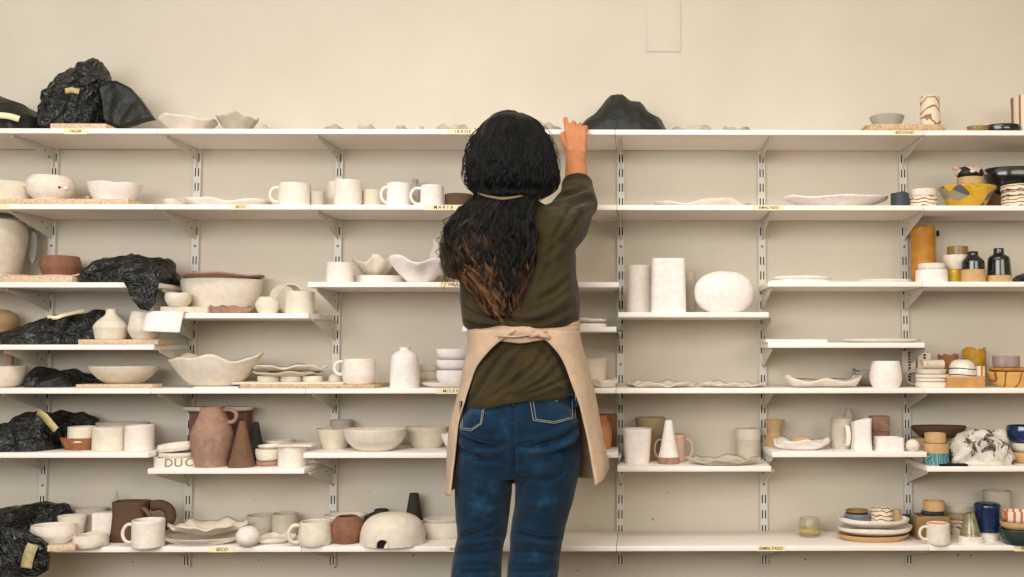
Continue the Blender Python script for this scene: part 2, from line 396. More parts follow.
# ------------------------------------------------------------------ masking tape labels on the board edges (part of their board)
def tape(key, p0, p1, s, hang=0.0, size=.0135, dx=0):
    z = ZT[key]; x0, x1 = Xat(p0, SF, z), Xat(p1, SF, z)
    mid = (p0+p1)/2
    o = [b for b in BOARDS[key] if b[0] <= mid <= b[1]][0][2]
    t = link('tape_label', box_bm(x0, x1, SF-.0008, SF+.0001, -TH-hang, -.0006), 'tape', o, smooth=False)
    t['label'] = 'yellowish masking tape with handwritten letters'
    text_mesh(s, size, 'lettering', 'ink', t, ((x0+x1)/2+dx, SF-.0010, -TH/2-hang/2), shear=.1)
tape('A', 64, 87, 'TALLER', .002, .011); tape('A', 447, 479, 'I R E N E', .0, .013); tape('A', 893, 920, 'BIZCOCHO', .0, .0105, -.006)
tape('B', -30, 10, 'S E C O', 0, .014); tape('B', 231, 250, 'SECO', 0, .012); tape('B', 424, 463, 'M A R T A', .001, .013); tape('B', 754, 783, 'ESMALTADO', 0, .0105)
tape('C3', 440, 470, 'PAULA', 0, .013); tape('E', 436, 470, 'M I L E N A', .001, .012); tape('G', 209, 235, 'SECO', 0, .0135); tape('G', 447, 470, 'BIZCOCHO', 0, .0105, .004)
tape('G', 757, 785, 'ESMALTADO', 0, .012); tape('G', 1014, 1048, 'ALMACEN', .002, .013)
# ------------------------------------------------------------------ pottery builders
REG = {}
def place(l, r, top, z, Y=None, by=None, sy=1.0, gap=.012, rt=1.0, rb=1.0, yoff=0.0):
    """centre, radius and height of a round thing whose outline spans l..r, reaches up to row top and stands at height z"""
    px = (l+r)/2; yc = Y if Y is not None else SF+.07
    for _ in range(5):
        X = Xat(px, yc, z); s = scl((X, yc, z)); R = (r-l)/2*s
        if by is not None:
            yc = Yat(by, X, z)+R*sy*rb
        elif Y is None: yc = SF+gap+R*sy
    yt = yc-R*sy*rt if top < 350 else yc+R*sy*rt*.9
    H = Zat(top, X, yt)-z
    return X, yc, R, max(H, .003)
CYL = [(.95, 0), (.99, .025), (1, .08), (1, .5), (1, 1)]
TUB = [(.90, 0), (.97, .03), (1, .12), (1, .5), (.99, 1)]
BOWL = [(.40, 0), (.44, .0), (.62, .12), (.82, .38), (.95, .72), (1, 1)]
DEEP = [(.55, 0), (.60, .0), (.78, .12), (.92, .36), (.98, .68), (1, 1)]
TRAP = [(.64, 0), (.68, .02), (.82, .45), (1, 1)]
ROUND = [(.55, 0), (.66, .02), (.88, .18), (1, .45), (.98, .72), (.86, 1)]
FLATP = [(.66, 0), (.70, .0), (.88, .35), (.97, .75), (1, 1)]
CONE = [(1, 0), (1, .02), (.62, .5), (.24, .97), (.20, 1)]
def smooth_prof(p, n=28): return catmull(p, n)
def lathe_bm(prof, R, H, wall=.004, floor=.005, seg=56, sy=1.0, wob=.012, seed=0, open_=True, zw=.0, sq=2.0, lin_=False, twist=0):
    bm = bmesh.new()
    out = list(prof) if lin_ else smooth_prof(prof)
    out = [(max(a, 0.0)*R, b*H) for a, b in out]
    pts = [(0.0, out[0][1])] + out
    if open_:
        rt, zt = out[-1]
        wall = min(wall, rt*.45); floor = min(floor, H*.45)
        pts.append((rt-wall*.5, zt+wall*.22))
        inn = [(max(a-wall, .0005), b) for a, b in out if b > floor]
        pts += inn[::-1]
        rr = inn[0][0] if inn else rt-wall
        pts += [(rr*.8, floor), (0.0, floor)]
    else:
        pts.append((0.0, out[-1][1]))
    rnd = random.Random(seed); off = rnd.uniform(0, 50)
    rings = []
    for i, (a, b) in enumerate(pts):
        if a <= 1e-6:
            rings.append([bm.verts.new((0, 0, b))]); continue
        ring = []
        for k in range(seg):
            t = 2*PI*k/seg; c, s = math.cos(t), math.sin(t)
            f = 1.0
            if sq != 2.0: f = (abs(c)**sq+abs(s)**sq)**(-1/sq)
            nz = noise.noise(Vector((c*1.1+off, s*1.1, b/max(H, .01)*1.2+off)))
            f *= 1+wob*nz*1.6
            zz = b+(zw*noise.noise(Vector((c*1.3-off, s*1.3, 3.1)))*(b/H) if zw else 0)
            ring.append(bm.verts.new((a*f*c, a*f*s*sy, max(zz, 0))))
        rings.append(ring)
    for A, B in zip(rings, rings[1:]):
        if len(A) == 1 and len(B) == 1: continue
        for k in range(seg):
            j = (k+1) % seg
            if len(A) == 1: bm.faces.new((A[0], B[j], B[k]))
            elif len(B) == 1: bm.faces.new((A[k], A[j], B[0]))
            else: bm.faces.new((A[k], A[j], B[j], B[k]))
    bmesh.ops.recalc_face_normals(bm, faces=bm.faces[:])
    return bm
SEED = [10]
def pot(key, name, label, cat, l, r, top, z, prof, mat, group=None, Y=None, by=None, on=None, nest=0.0, sy=1.0, wall=.0045, wob=.012, zw=.0, sq=2.0,
        open_=True, gap=.012, rt=None, rb=None, rot=0, lin_=False, H=None, floor=.006, tilt=None, keepY=True):
    z = ZT[z] if isinstance(z, str) else z
    if on:
        z = REG[on][4]-nest
        if Y is None and keepY: Y = REG[on][1]
    SEED[0] += 1
    X, yc, R, h = place(l, r, top, z, Y, by, sy, gap, rt if rt is not None else prof[-1][0], rb if rb is not None else prof[0][0])
    if H: h = H
    o = link(name, lathe_bm(prof, R, h, wall, floor, seed=SEED[0], sy=sy, wob=wob, zw=zw, sq=sq, open_=open_, lin_=lin_), mat, loc=(X, yc, z))
    o.rotation_euler = (tilt[0], tilt[1], rot) if tilt else (0, 0, rot)
    tag(o, label, cat, group)
    REG[key] = (X, yc, R, z, z+h, o); o['R'] = R; o['H'] = h
    del o['R']; del o['H']
    return o
def handle(key, ang, z0, z1, out, th=.0045, r0=.96, r1=.96, mat=None, flat=1.0, droop=0.0):
    """loop handle of pot key at angle ang (0 = right, 180 = left, -90 = towards the room)"""
    X, Y, R, zb, zt, o = REG[key]; H = zt-zb; a = math.radians(ang)
    zc, hh = H*(z0+z1)/2, H*(z1-z0)/2
    P = [(R*r1-.001, H*z1-hh*.10)]
    for k in range(9):
        t = math.radians(72-144*k/8); rb_ = R*(r1+(r0-r1)*k/8)
        P.append((rb_+(R+out-rb_)*math.cos(t)**.75, zc+hh*math.sin(t)*1.0-droop*(k/8)))
    P.append((R*r0-.001, H*z0+hh*.06))
    q = catmull(P, 26); ca, sa = math.cos(a), math.sin(a)
    bm = bmesh.new(); n = len(q)
    rad = [(th*flat, th) for i in range(n)]
    # first tube axis is along the handle's width
    pts = [Vector((d*ca, d*sa, h)) for d, h in q]
    side = Vector((-sa, ca, 0)); rings = []
    for i, p in enumerate(pts):
        t = (pts[min(i+1, n-1)]-pts[max(i-1, 0)]).normalized(); w = t.cross(side).normalized()
        rings.append([bm.verts.new(p+side*math.cos(2*PI*k/12)*th*flat+w*math.sin(2*PI*k/12)*th) for k in range(12)])
    for A, B in zip(rings, rings[1:]):
        for k in range(12): bm.faces.new((A[k], A[(k+1) % 12], B[(k+1) % 12], B[k]))
    bm.faces.new(rings[0]); bm.faces.new(rings[-1][::-1])
    bmesh.ops.recalc_face_normals(bm, faces=bm.faces[:])
    return link('handle', bm, mat or o.data.materials[0].name, o)
def slab(key, name, label, cat, l, r, top, z, mat, depth_=.12, gap=.004, on=None, group=None, bev=.0015, Y0=None, by=None, H=None, rotz=0, wobble=0):
    z = ZT[z] if isinstance(z, str) else z
    if on: z = REG[on][4]
    y0 = Y0 if Y0 is not None else SF+gap
    if by is not None: y0 = Yat(by, Xat((l+r)/2, SF, z), z)
    x0, x1 = Xat(l, y0, z), Xat(r, y0, z)
    h = H or Zat(top, (x0+x1)/2, y0)-z
    cx, cy = (x0+x1)/2, y0+depth_/2
    bm = box_bm(x0-cx, x1-cx, -depth_/2, depth_/2, 0, h, bev)
    if wobble:
        bmesh.ops.subdivide_edges(bm, edges=bm.edges[:], cuts=5, use_grid_fill=True)
        for v in bm.verts:
            if v.co.z > 1e-4:
                n = noise.noise_vector(v.co*14+Vector((cx*9, 0, 0))); v.co += Vector((n.x, n.y, 0))*wobble
    o = link(name, bm, mat, loc=(cx, cy, z)); flat_edges(o); o.rotation_euler.z = rotz
    tag(o, label, cat, group); REG[key] = (cx, cy, (x1-x0)/2, z, z+h, o)
    return o
def ruffle(key, name, label, cat, l, r, top, z, mat, depth_=None, amp=.5, lobes=5, rise=1.0, th=.0035, seed=1, Y=None, by=None, on=None, gap=.012, nest=0, group=None, edge=.06, flat=.5, H=None, phase=0, pw=2.2):
    """hand-pinched plate or dish: flat middle, wavy rising rim"""
    z = ZT[z] if isinstance(z, str) else z
    if on:
        z = REG[on][4]-nest
        if Y is None: Y = REG[on][1]
    s0 = scl((Xat((l+r)/2, SF+.1, z), SF+.1, z)); sy = (depth_/((r-l)*s0)) if depth_ else 1.0
    X, yc, R, h = place(l, r, top, z, Y, by, sy, gap, .9, .75)
    if H: h = H
    bm = bmesh.new(); seg, rad_ = 96, 14; rings = []; rnd = random.Random(seed); o1 = rnd.uniform(0, 40)
    def zrim(t, rho):
        w = .55*math.sin(lobes*t+phase)+.6*noise.noise(Vector((math.cos(t)*1.8+o1, math.sin(t)*1.8, 1.3)))+.25*math.sin((lobes*2+1)*t+o1)
        return w
    def height(t, rho):
        if rho <= flat: return 0.0
        q = (rho-flat)/(1-flat)
        return h/(1+amp*.62)*(q**pw*rise*.999+amp*q*q*zrim(t, rho))
    lo = []
    for side in (0, 1):
        c = bm.verts.new((0, 0, th*side)); rg = [[c]]
        for i in range(1, rad_+1):
            rho = i/rad_; ring = []
            for k in range(seg):
                t = 2*PI*k/seg
                e = 1+edge*noise.noise(Vector((math.cos(t)*2.2-o1, math.sin(t)*2.2, 7.7)))*1.6+edge*.4*math.sin(lobes*t+1)
                zz = max(height(t, rho), 0)+(th if side else 0)
                ring.append(bm.verts.new((R*rho*e*math.cos(t), R*sy*rho*e*math.sin(t), zz)))
            rg.append(ring)
        for A, B in zip(rg, rg[1:]):
            for k in range(seg):
                j = (k+1) % seg
                if len(A) == 1: bm.faces.new((A[0], B[k], B[j]))
                else: bm.faces.new((A[k], B[k], B[j], A[j]))
        lo.append(rg[-1])
    for k in range(seg):
        j = (k+1) % seg; bm.faces.new((lo[0][k], lo[1][k], lo[1][j], lo[0][j]))
    bmesh.ops.recalc_face_normals(bm, faces=bm.faces[:])
    o = link(name, bm, mat, loc=(X, yc, z)); tag(o, label, cat, group)
    REG[key] = (X, yc, R, z, z+h, o)
    return o
_rk = random.Random(41)
KF = []
for _ in range(9):
    k = Vector((_rk.gauss(0, 1), _rk.gauss(0, .8), _rk.gauss(0, 1))).normalized()
    KF.append((k, _rk.uniform(.45, 1.25), _rk.uniform(0, 10), _rk.uniform(.4, 1.0)))
def ridged(p, oct_=4):
    """sharp straight creases crossing each other, as in crumpled sheet; mean about .9"""
    s = 0.0; w = noise.noise(p*.55)*.9; w2 = noise.noise(p*.8+Vector((9, 2, 4)))*.7
    for i, (k, f, o, a) in enumerate(KF):
        t = (k.dot(p)*f+o+(w if i % 2 else w2)*1.3) % 1.0
        s += a*(1-abs(2*t-1))
        if i < 6:
            t = (k.yzx.dot(p)*f*2.1+o*3+w2*1.5) % 1.0; s += .34*a*(1-abs(2*t-1))
    return s*.62
def bag(key, label, cat, sil, z, depth_, mat='bag', ys=None, Y=None, gap=.006, crump=.010, seed=0, name='plastic_bag', nx=110, ny=56, pw=2.4, freq=13, foldx=0, top_skew=0.0):
    """heap of crumpled sheet whose skyline (px, py points, left to right) is sil, standing at height z"""
    z = ZT[z] if isinstance(z, str) else z
    yc = Y if Y is not None else SF+gap+depth_/2
    pts = []
    for px, py in sil:
        X = Xat(px, yc, z); pts.append((X, max(Zat(py, X, yc-depth_*.15)-z, .0)))
    x0, x1 = pts[0][0], pts[-1][0]; cx = (x0+x1)/2
    bm = bmesh.new(); V3 = Vector; sd = seed*7.3
    grid = []
    for i in range(nx+1):
        f = i/nx; x = x0+(x1-x0)*f; h = interp(pts, x)
        w = depth_/2*min(1, (1-abs(2*f-1)**5)**.5+.12)
        col = []; ym = 0.0
        if ys:
            pxx = sil[0][0]+(sil[-1][0]-sil[0][0])*f; ya, yb = sinterp([(q[0], q[1]) for q in ys], pxx), sinterp([(q[0], q[2]) for q in ys], pxx)
            w = (yb-ya)/2*min(1, (1-abs(2*f-1)**5)**.5+.12); ym = (ya+yb)/2-yc
        for j in range(ny+1):
            t = -1+2*j/ny
            sgn = math.sin(t*PI/2)
            zz = h*max(0.0, 1-abs(sgn)**pw)**(1/1.5)
            y = sgn*w+ym
            col.append((x-cx, y+top_skew*zz, zz))
        grid.append(col)
    vs = [[bm.verts.new(c) for c in col] for col in grid]
    for i in range(nx):
        for j in range(ny):
            bm.faces.new((vs[i][j], vs[i+1][j], vs[i+1][j+1], vs[i][j+1]))
    bm.faces.new([vs[i][0] for i in range(nx+1)][::-1]+[]) if False else None
    bmesh.ops.recalc_face_normals(bm, faces=bm.faces[:]); bm.normal_update()
    hm = max(p[1] for p in pts)
    if sum(f.normal.z for f in bm.faces) < 0: bmesh.ops.reverse_faces(bm, faces=bm.faces[:]); bm.normal_update()
    nor = [(v, v.normal.copy()) for v in bm.verts]
    for v, n in nor:
        p = V3((v.co.x*freq+sd, v.co.y*freq, v.co.z*freq*1.0))
        d = (ridged(p)-2.25)*crump
        if foldx: d += foldx*math.sin(v.co.x*120+4*noise.noise(p*.6)+v.co.z*30)*max(0, min(1, v.co.z/(hm*.5)))
        k = min(1, v.co.z/.012)
        v.co += n*d*(.25+.75*k)
        v.co.z = max(v.co.z, .0006)
        v.co.y = max(v.co.y, -yc*0+(SF+.003-yc)) if v.co.z < .02 else v.co.y
        v.co.y = min(v.co.y, -.018-yc)
    rim = [vs[i][0] for i in range(nx+1)]+[vs[nx][j] for j in range(1, ny+1)]+[vs[i][ny] for i in range(nx-1, -1, -1)]+[vs[0][j] for j in range(ny-1, 0, -1)]
    for v in rim: v.co.z = .0006
    try: bm.faces.new(rim)
    except Exception: pass
    bmesh.ops.recalc_face_normals(bm, faces=bm.faces[:])
    o = link(name, bm, mat, loc=(cx, yc, z)); tag(o, label, cat)
    REG[key] = (cx, yc, (x1-x0)/2, z, z+hm, o)
    return o
def flap(parent, poly, Y, mat='bag', th=.004, crump=.006, name='hanging_flap', seed=3, curve=0.0):
    """part of a sheet that hangs down or stands out, outline in px at plane Y, as a crumpled slab"""
    ox, oy, oz = parent.location
    bm = bmesh.new()
    P = [Vector((*XZ(px, py, Y), 0)) for px, py in poly]
    f = bm.faces.new([bm.verts.new((p.x-ox, Y-oy, p.y-oz)) for p in P])
    bmesh.ops.triangulate(bm, faces=bm.faces[:])
    bmesh.ops.subdivide_edges(bm, edges=bm.edges[:], cuts=7, use_grid_fill=True)
    r = bmesh.ops.extrude_face_region(bm, geom=bm.faces[:])
    for v in [e for e in r['geom'] if isinstance(e, bmesh.types.BMVert)]: v.co.y += th
    for v in bm.verts:
        p = Vector((v.co.x*14+seed, v.co.z*14, seed*2.2)); v.co.y += (ridged(p)-2.1)*crump+curve*math.sin(v.co.x*60+seed)
    bmesh.ops.recalc_face_normals(bm, faces=bm.faces[:])
    return link(name, bm, mat, parent)
def strip(parent, pts, w, mat, name='tape_strip', lift=.0, th=.0009):
    """bent strip through px,py,Y points, w metres wide, on parent"""
    ox, oy, oz = parent.location; bm = bmesh.new(); q = []
    for px, py, Y in pts:
        X, Z = XZ(px, py, Y); q.append((X-ox, Y-oy, Z-oz))
    q = [Vector(p) for p in catmull(q, 14)]; a = []
    for i, p in enumerate(q):
        t = (q[min(i+1, 14)]-q[max(i-1, 0)]).normalized(); s = t.cross(Vector((0, -1, 0))).normalized()*w/2
        a.append([bm.verts.new(p+s*m+Vector((0, d, 0))) for d in (0, th) for m in (-1, 1)])
    for A, B in zip(a, a[1:]):
        for u, v in ((0, 1), (1, 3), (3, 2), (2, 0)): bm.faces.new((A[u], A[v], B[v], B[u]))
    bm.faces.new([a[0][i] for i in (0, 1, 3, 2)]); bm.faces.new([a[-1][i] for i in (2, 3, 1, 0)])
    bmesh.ops.recalc_face_normals(bm, faces=bm.faces[:])
    return link(name, bm, mat, parent)
# ================================================================== TOP SHELF
z = 'A'
bag('A1', 'black plastic bag on the top shelf, cut off by the left photo edge', 'bag', [(-60, 128), (-40, 100), (0, 94.5), (12, 98), (30, 108), (41, 117), (44, 128.5)], z, .20, 'bag_matte', seed=1, crump=.005, pw=3)
strip(REG['A1'][5], [(-6, 115, SF-.006), (8, 116, SF-.006), (19, 119, SF-.004)], .018, 'tape', 'paper_tag')
slab('A1b', 'chipboard', 'thin chipboard under the big crumpled black bag on the top shelf', 'board', 50, 106, 123.4, z, 'chipboard', .21, .003)
bag('A2', 'big crumpled glossy black bag standing on chipboard on the top shelf', 'bag',
    [(46, 124), (46.5, 98), (50, 88), (60, 76), (76, 66), (92, 59), (99, 61), (103, 70), (108, 75), (105, 84), (105.5, 100), (106, 124)], REG['A1b'][4], .16, 'bag', Y=-.145, seed=2, crump=.010, pw=3.0, freq=19)
strip(REG['A2'][5], [(65, 91, SF-.004), (71, 90, SF-.007), (79, 91.5, SF-.003)], .016, 'tape_old', 'paper_tag')
flap(REG['A2'][5], [(99, 86), (108, 80.5), (117, 81), (127, 86), (138, 99), (151, 117.5), (135, 122), (117, 127.5), (104, 124)], -.185, 'bag_matte', .030, .006, 'loose_flap', 5)
ruffle('A3', 'ruffled_dish', 'wide white ruffled dish on the top shelf beside the black bags', 'dish', 161, 215, 114.5, z, 'ivory', .19, amp=.16, lobes=3, seed=4, edge=.05, flat=.30, pw=1.25, phase=1)
ruffle('A3b', 'ruffled_dish', 'grey cream ruffled dish right of the wide white one on the top shelf', 'dish', 217, 256, 112.5, z, 'putty', .15, amp=.22, lobes=4, seed=9, edge=.06, flat=.3, gap=.03, pw=1.2)
for i, (l, r, t, sd, lab) in enumerate([(266, 279, 127.6, 1, 'flat clay disc barely showing above the top shelf edge, first after the ruffled dishes'), (326, 348, 125.8, 2, 'low pale dish showing above the top shelf edge over the single mug'),
        (360, 379, 125.6, 3, 'low rounded dish showing above the top shelf edge over the mug row'), (398, 412, 126.8, 4, 'flat clay disc showing above the top shelf edge left of the tape'),
        (414, 428, 126.2, 5, 'small curled dish showing above the top shelf edge just left of the tape'), (436, 474, 125.0, 6, 'flat crumbly dish on the top shelf above the handwritten tape'),
        (540, 563, 124.6, 7, 'small ruffled clay dish on the top shelf at the raised hand'), (672, 716, 126.0, 8, 'low ruffled plate on the top shelf right of the black bag'), (720, 752, 127.2, 9, 'thin wavy plate far back on the top shelf, right of the low ruffled plate')]):
    ruffle('A4%d' % i, 'low_dish', lab, 'dish', l, r, t, z, ['putty', 'stone', 'putty', 'stone', 'cream'][i % 5], .12, amp=.35, lobes=3+i % 3, seed=20+sd, Y=-.12, edge=.08)
A = bag('A5', 'black plastic bag peaked like a tent on the top shelf beside the raised hand', 'bag', [(580.5, 128), (583, 124), (594, 113), (605, 99), (611, 92.5), (616, 91.5), (623, 92.3), (631, 98), (639, 101.5), (647, 111), (657, 117), (661, 121), (668, 128.5)], z, .20, 'bag_matte', seed=5, crump=.007, pw=2.2, freq=9, foldx=.0012)
slab('A6', 'chipboard', 'rough chipboard offcut on the top shelf under the marbled cup', 'board', 869, 946, 124.2, z, 'chip_dark', .13, -.001)
slab('A6b', 'clay_tile', 'small pale clay tile under the grey bowl on the top shelf', 'tile', 866, 917, 122.6, z, 'oat', .09, .0, on='A6', H=.0045, Y0=-.235)
pot('A6c', 'bowl', 'small grey flared bowl on a tile on the top shelf at right', 'bowl', 870, 904, 113, z, [(.66, 0), (.70, .02), (.88, .5), (1, .92), (1, 1)], 'stone', on='A6b', Y=-.185)
pot('A6d', 'cup', 'tall marbled cup standing on chipboard on the top shelf', 'cup', 920, 940.5, 95, z, [(1, 0), (1, .03), (.98, .3), (.92, .6), (.94, 1)], 'marble', on='A6', Y=-.195)
pot('A7', 'oval_dish', 'flat black oval dish on the top shelf at right', 'dish', 984, 1021, 123.2, z, [(.7, 0), (.95, .3), (1, .7), (.97, 1)], 'black_glaze', sy=.8, gap=.03)
pot('A7b', 'shallow_dish', 'shallow olive dish lying beside the flat black oval dish', 'dish', 967, 989.5, 125.2, z, FLATP, 'olive_glaze', sy=.7, gap=.008, Y=-.19)
pot('A8', 'vase', 'striped tall vase on the top shelf at the right photo edge', 'vase', 1012, 1046, 94, z, [(1, 0), (1, .05), (.97, .5), (1, 1)], 'pinstripe', gap=.045, zw=.006)
# ================================================================== SECOND SHELF
z = 'B'
slab('B1', 'chipboard', 'long chipboard under three pale bowls on the second shelf', 'board', -60, 128, 198.6, z, 'chipboard', .21, .002)
pot('B2', 'bowl', 'pale wide bowl on chipboard cut by the left photo edge', 'bowl', -16, 29, 179.5, z, TUB[:2]+[(1, .5), (1, 1)], 'cream', on='B1', Y=-.165)
def lug(key, ang, zf, mat, r=.007, hole=True):
    X, Y, R, zb, zt, o = REG[key]; a = math.radians(ang); H = zt-zb
    bm = bmesh.new(); n = 14
    bmesh.ops.create_uvsphere(bm, u_segments=16, v_segments=10, radius=r)
    for v in bm.verts: v.co = Vector((v.co.x*1.3, v.co.y, v.co.z*.9)); v.co.rotate(Matrix.Rotation(a, 3, 'Z')); v.co += Vector((math.cos(a)*R*.97, math.sin(a)*R*.97, H*zf))
    l = link('lug', bm, mat, o)
    bm = bmesh.new(); bmesh.ops.create_uvsphere(bm, u_segments=12, v_segments=8, radius=r*.5)
    for v in bm.verts: v.co += Vector((math.cos(a-.30)*R*1.01, math.sin(a-.30)*R*1.01, H*zf))
    if hole: link('hole', bm, 'black_gap', l)
pot('B3', 'lugged_bowl', 'rounded pale bowl with dark holes in its lugs on the second shelf chipboard', 'bowl', 28.5, 72.5, 174, z, [(.56, 0), (.66, .01), (.64, .10), (.88, .3), (1, .58), (.97, .82), (.84, 1)], 'ivory', on='B1', Y=-.158)
lug('B3', 208, .62, 'ivory', .0058); lug('B3', -24, .52, 'ivory', .0066)
pot('B4', 'bowl', 'white bowl with wavy rim at the right end of the chipboard', 'bowl', 89, 140, 180.5, z, [(.62, 0), (.66, .02), (.86, .5), (1, 1)], 'chalk', on='B1', Y=-.158, wob=.03, zw=.006)
lug('B4', 190, .28, 'sand', .006)
ruffle('B5', 'wavy_plate', 'wavy white plate on the second shelf above the small tape', 'plate', 186, 270, 196.6, z, 'chalk', .20, amp=.55, lobes=3, seed=31, edge=.04, phase=2.3)
ruffle('B5b', 'wavy_plate', 'small white plate left of the wavy one on the second shelf', 'plate', 167, 185.5, 199.4, z, 'ivory', .12, amp=.3, lobes=4, seed=32, edge=.04)
G2 = None
pot('B6', 'mug', 'cream mug alone on the second shelf, handle to the left', 'mug', 279, 310, 182, z, [(.93, 0), (.98, .03), (1, .2), (1, .7), (.98, 1)], 'ivory', gap=.02)
handle('B6', 192, .22, .86, .024, .0045)
pot('B7', 'cup', 'small putty cup right behind the single mug', 'cup', 311, 324.5, 191, z, TRAP[:1]+[(.85, .1), (1, 1)], 'putty', gap=.05)
pot('B8b', 'cup', 'wide cream cup behind the blush cup on the second shelf', 'cup', 327, 350, 180.6, z, TUB, 'cream', Y=-.075)
pot('B8', 'cup', 'wide blush white cup left of the mug row', 'cup', 334.5, 361, 179, z, TUB, 'ivory', gap=.01)
pot('B9', 'cup', 'low putty cup between the blush cup and the two mugs', 'cup', 362.5, 382.5, 189, z, TUB, 'oat', gap=.06)
pot('B10', 'mug', 'white mug, left of the pair with loop handles on the second shelf', 'mug', 386.5, 410.5, 182, z, CYL, 'chalk', gap=.045)
handle('B10', 222, .18, .82, .022, .0045)
pot('B11b', 'bud_vase', 'small stone bud vase behind the right mug of the pair', 'vase', 409.5, 420, 179, z, [(.8, 0), (1, .3), (.95, .7), (.5, .85), (.62, 1)], 'stone', Y=-.05)
pot('B11', 'mug', 'white mug, right of the pair, its handle open to the viewer', 'mug', 420.5, 443.5, 184.4, z, CYL, 'chalk', gap=.012)
handle('B11', 196, .10, .90, .028, .0042)
pot('B12', 'low_bowl', 'low dark brown bowl on the second shelf beside the woman', 'bowl', 444.5, 474, 193, z, [(.94, 0), (.98, .04), (1, .5), (1, 1)], 'cocoa', gap=.03, wob=.02)
ruffle('B13', 'wavy_plate', 'low wavy white plate on the second shelf right of the woman', 'plate', 655, 752, 199.0, z, 'ivory', .18, amp=.6, lobes=4, seed=33, edge=.03, Y=-.125)
ruffle('B14', 'wavy_platter', 'long wavy white platter on the second shelf at right', 'platter', 784, 888, 193.6, z, 'chalk', .20, amp=.24, lobes=2, seed=41, edge=.02, th=.0045, flat=.34, phase=2.0, pw=1.15, Y=-.135)
pot('B15', 'cup', 'dark slate cup at the right end of the long platter', 'cup', 891, 909, 192, z, [(.95, 0), (1, .1), (1, 1)], 'slate', gap=.03, zw=.005)
pot('B16', 'cup', 'lower marbled cup of the small stack left of the yellow bowl', 'cup', 909.5, 937, 195.6, z, TUB, 'marble_fine', gap=.015)
pot('B16b', 'cup', 'spotted pale cup on top of the small marbled stack', 'cup', 910.5, 936, 188, z, [(.86, 0), (.97, .1), (1, .6), (1, 1)], 'speckled_white', on='B16', nest=-.0012)
pot('B17', 'faceted_bowl', 'yellow and orange patchwork bowl with grey patches on the second shelf', 'bowl', 937.5, 997, 183.6, z, [(.52, 0), (.56, .01), (.78, .5), (1, .95), (1, 1)], 'facets', gap=.008, sy=.8, lin_=True, wob=.02)
pot('B18', 'ring_stand', 'beige clay ring resting on the yellow patchwork bowl', 'ring', 957.5, 983, 176, z, CYL, 'tan', on='B17', nest=-.0015)
def patterned_bird():
    X, Y, R, zb, zt, o = REG['B18']; z0 = zt+.0012
    s = scl((X, Y, z0)); bm = bmesh.new()
    pr = [(.80, 0), (1, .25), (.98, .55), (.75, .85), (.3, 1.0), (.0, 1.02)]
    h = 11.5*s; R2 = 14*s
    b = lathe_bm(pr, R2, h, sy=.75, open_=False, wob=.08, seed=77)
    q = link('patterned_figure', b, 'tribal', loc=(X-.4*s, Y, z0)); tag(q, 'black and pink patterned clay figure on top of the yellow bowl', 'figurine')
    b = bmesh.new(); tube_into(b, [(-R2*.75, 0, h*.62), (-R2*1.02, -.002, h*.86), (-R2*1.22, -.003, h*.80)], [.007, .0062, .004], 12); link('head', b, 'blush', q)
    b = bmesh.new(); tube_into(b, [(R2*.7, 0, h*.55), (R2*1.0, 0, h*.45), (R2*1.25, 0, h*.32)], [.007, .005, .002], 10); link('tail', b, 'blush', q)
patterned_bird()
pot('B19b', 'clay_block', 'round brown clay stand under the big black bowl', 'stand', 988, 1016, 194.5, z, CYL, 'umber', Y=-.055, open_=False)
pot('B19', 'bowl', 'big glossy black bowl on a brown stand at the right photo edge', 'bowl', 985, 1046, 166, z, [(.5, 0), (.56, .02), (.86, .35), (1, .7), (.99, 1)], 'black_glaze', on='B19b', sy=.62, Y=-.075)
for i, (t, lab) in enumerate([(195.8, 'lowest'), (190.0, 'middle'), (183.4, 'topmost')]):
    pot('B20%d' % i, 'small_bowl', 'marbled small bowl at the right photo edge, %s of its stack' % lab, 'bowl', 1002-(i == 2)*.6, 1036, t, z, [(.90, 0), (.98, .2), (1, .7), (1, 1)], 'marble_fine', on=('B20%d' % (i-1)) if i else None, nest=-.0015, gap=.012)
